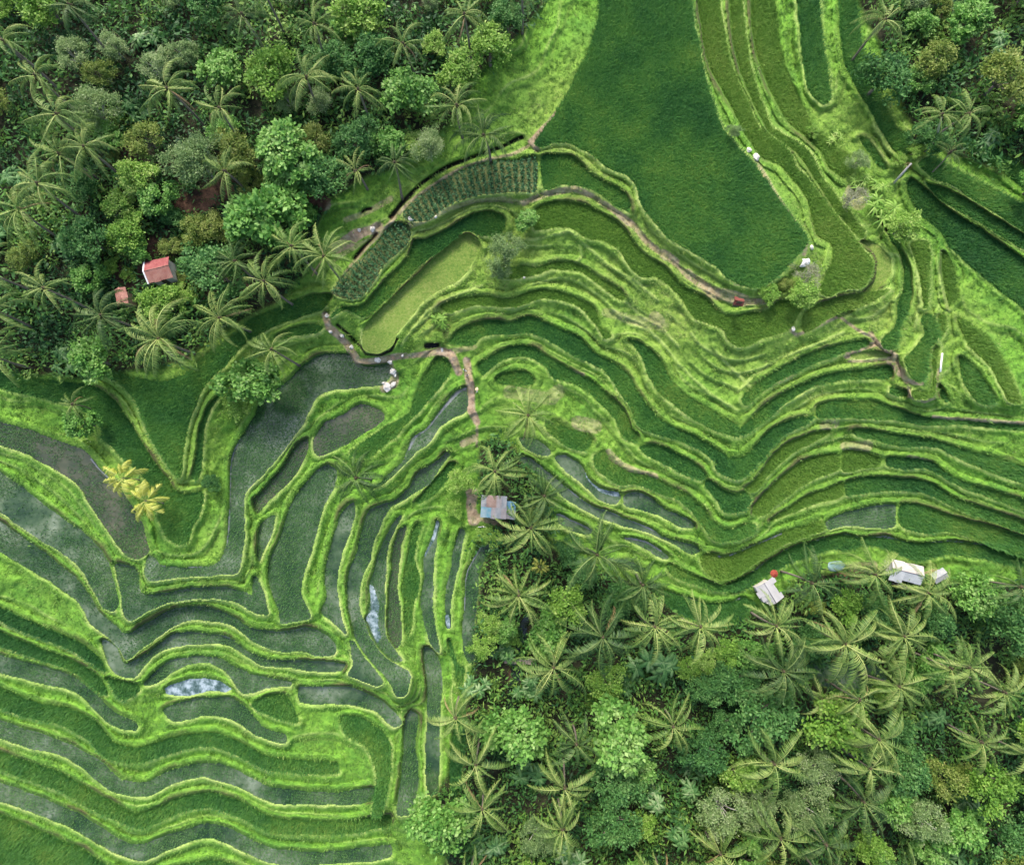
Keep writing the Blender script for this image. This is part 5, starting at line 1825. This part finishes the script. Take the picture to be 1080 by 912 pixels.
# ------------------------------------------------------------------ people
def person(px, py, facing, label, shirt, trousers, stride=.12, arm=.25, hat=False):
    g = ground(*map(float, unproj(px, py, zs(px, py))))
    X, Y = map(float, unproj(px, py, g))
    V_ = {'pel': ((0, 0, .92), .155), 'waist': ((0, 0, 1.05), .135), 'chest': ((0, .01, 1.28), .165), 'neck': ((0, 0, 1.46), .058), 'head0': ((0, .015, 1.55), .075), 'head1': ((0, .02, 1.64), .098), 'head2': ((0, .01, 1.71), .075)}
    E = [('pel', 'waist'), ('waist', 'chest'), ('chest', 'neck'), ('neck', 'head0'), ('head0', 'head1'), ('head1', 'head2')]
    for s, sd in ((-1, 'l'), (1, 'r')):
        st = stride * s
        V_.update({f'sh{sd}': ((s * .17, 0, 1.39), .062), f'el{sd}': ((s * (.20 + arm), .02, 1.14), .045), f'wr{sd}': ((s * (.22 + arm * 1.3), .14, .93), .032), f'ha{sd}': ((s * (.22 + arm * 1.35), .19, .85), .038),
                   f'hip{sd}': ((s * .095, 0, .86), .098), f'kn{sd}': ((s * .10, st * .6 + .03, .48), .066), f'an{sd}': ((s * .105, st, .09), .042), f'to{sd}': ((s * .115, st + .15, .035), .036)})
        E += [('chest', f'sh{sd}'), (f'sh{sd}', f'el{sd}'), (f'el{sd}', f'wr{sd}'), (f'wr{sd}', f'ha{sd}'), ('pel', f'hip{sd}'), (f'hip{sd}', f'kn{sd}'), (f'kn{sd}', f'an{sd}'), (f'an{sd}', f'to{sd}')]
        for q in range(5):
            a = (q - 2) * .022
            V_[f'f{q}{sd}'] = ((s * (.22 + arm * 1.35) + a, .21 + (.0 if q else -.03), .80 - (.02 if q in (2, 3) else 0)), .010)
            V_[f'g{q}{sd}'] = ((s * (.22 + arm * 1.35) + a * 1.3 - (.03 * s if q == 0 else 0), .225, .755 - (.012 if q in (2, 3) else 0)), .008)
            E += [(f'ha{sd}', f'f{q}{sd}'), (f'f{q}{sd}', f'g{q}{sd}')]
    keys = list(V_)
    me = bpy.data.meshes.new('body')
    me.from_pydata([V_[k_][0] for k_ in keys], [(keys.index(a), keys.index(b)) for a, b in E], [])
    o = bpy.data.objects.new('person', me)
    C.objects.link(o)
    md = o.modifiers.new('skin', 'SKIN')
    sv = me.skin_vertices[0].data
    for i, k_ in enumerate(keys):
        rr_ = V_[k_][1]
        sv[i].radius = (rr_, rr_ * (.72 if k_ in ('chest', 'waist', 'pel') else 1))
    sv[0].use_root = True
    md.use_smooth_shade = True
    o.modifiers.new('sub', 'SUBSURF').levels = 1
    dg = bpy.context.evaluated_depsgraph_get()
    m2 = bpy.data.meshes.new_from_object(o.evaluated_get(dg))
    o.modifiers.clear()
    o.data = m2
    bpy.data.meshes.remove(me)
    for m_ in (M_SKIN, shirt, trousers, M_DARKC):
        m2.materials.append(m_)
    for p in m2.polygons:
        c_ = p.center
        ax = abs(c_.x)
        p.material_index = 0
        if c_.z < .07: p.material_index = 3
        elif c_.z < .95 and ax < .2: p.material_index = 2
        elif c_.z < 1.46 and (ax < .2 or c_.z > 1.1): p.material_index = 1
    o.location = (X, Y, g)
    o.rotation_euler = (0, 0, facing)
    tag(o, label, 'person')
    mb = MB()
    vs, fs = [], []
    for j in range(6):
        for i in range(12):
            th, ph = 2 * PI * i / 12, PI * .55 * j / 5
            vs.append((.108 * math.sin(ph) * math.cos(th), -.008 + .122 * math.sin(ph) * math.sin(th), 1.66 + .118 * math.cos(ph)))
    for j in range(5):
        for i in range(12):
            fs.append((j * 12 + i, (j + 1) * 12 + i, (j + 1) * 12 + (i + 1) % 12, j * 12 + (i + 1) % 12))
    mb.add(vs, fs)
    obj('hair', mb.mesh('hair', [M_HAIR], True), None, o)
    mb = MB()
    mb.tube([(0, .105, 1.655), (0, .135, 1.62)], [.012, .016], 6)
    obj('nose', mb.mesh('nose', [M_SKIN], True), None, o)
    for s in (-1, 1):
        mb = MB()
        mb.box((s * .036, .108, 1.662), (.022, .012, .012))
        obj('eye', mb.mesh('eye', [M_HAIR]), None, o)
    if hat:
        mb = MB()
        n_ = 18
        vs = [(0, 0, 1.88)] + [(.27 * math.cos(2 * PI * i / n_), .27 * math.sin(2 * PI * i / n_), 1.70) for i in range(n_)]
        mb.add(vs, [(0, 1 + i, 1 + (i + 1) % n_) for i in range(n_)])
        obj('hat', mb.mesh('hat', [M_STRAW], True), None, o)
    return o


M_SHIRT_W = simple('white_shirt', (.78, .77, .76), .9, .05)
M_SHIRT_P = simple('pale_pink_shirt', (.60, .45, .42), .9, .08)
person(491, 392, 2.6, 'person in a white shirt and dark trousers on the earth path', M_SHIRT_W, M_DARKC, .15, .12)
person(493.5, 397.5, .4, 'person in a pale pink shirt just below the white shirted one', M_SHIRT_P, M_DARKC, .1, .1)
person(503.5, 412.5, 1.4, 'person in white with a straw hat at the edge of the earth path', M_SHIRT_W, M_CLOTHW, .12, .2, True)
person(509, 555, PI, 'person in white with arms held out in front of the tin roofed hut', M_SHIRT_W, M_CLOTHW, .08, .42)

# ------------------------------------------------------------------ light
sun_dir = Vector((-0.20, 0.86, 0.92)).normalized()
el = math.asin(sun_dir.z)
az = math.atan2(sun_dir.x, sun_dir.y)
w = bpy.data.worlds.new('World')
scene.world = w
w.use_nodes = True
nt = w.node_tree
bg = nt.nodes['Background']
sky = nt.nodes.new('ShaderNodeTexSky')
sky.sky_type = 'NISHITA'
sky.sun_disc = False
sky.sun_elevation = el
sky.sun_rotation = az
sky.air_density = 1.0
sky.dust_density = 4.0
sky.ozone_density = 1.0
nt.links.new(sky.outputs[0], bg.inputs[0])
bg.inputs[1].default_value = 0.15
sl = bpy.data.lights.new('sun', 'SUN')
sl.energy = 1.5
sl.angle = math.radians(10)
sl.color = (1.0, .96, .90)
so = bpy.data.objects.new('sun', sl)
so.rotation_euler = (-sun_dir).to_track_quat('-Z', 'Y').to_euler()
so.location = (0, 0, 150)
C.objects.link(so)

scene.view_settings.view_transform = 'Standard'
scene.view_settings.look = 'None'
scene.view_settings.exposure = 1.25
scene.view_settings.gamma = 1
scene.cycles.max_bounces = 5
scene.cycles.diffuse_bounces = 2
scene.cycles.glossy_bounces = 2
scene.cycles.transmission_bounces = 3
scene.cycles.use_denoising = True
scene.render.resolution_x, scene.render.resolution_y = 1024, 864
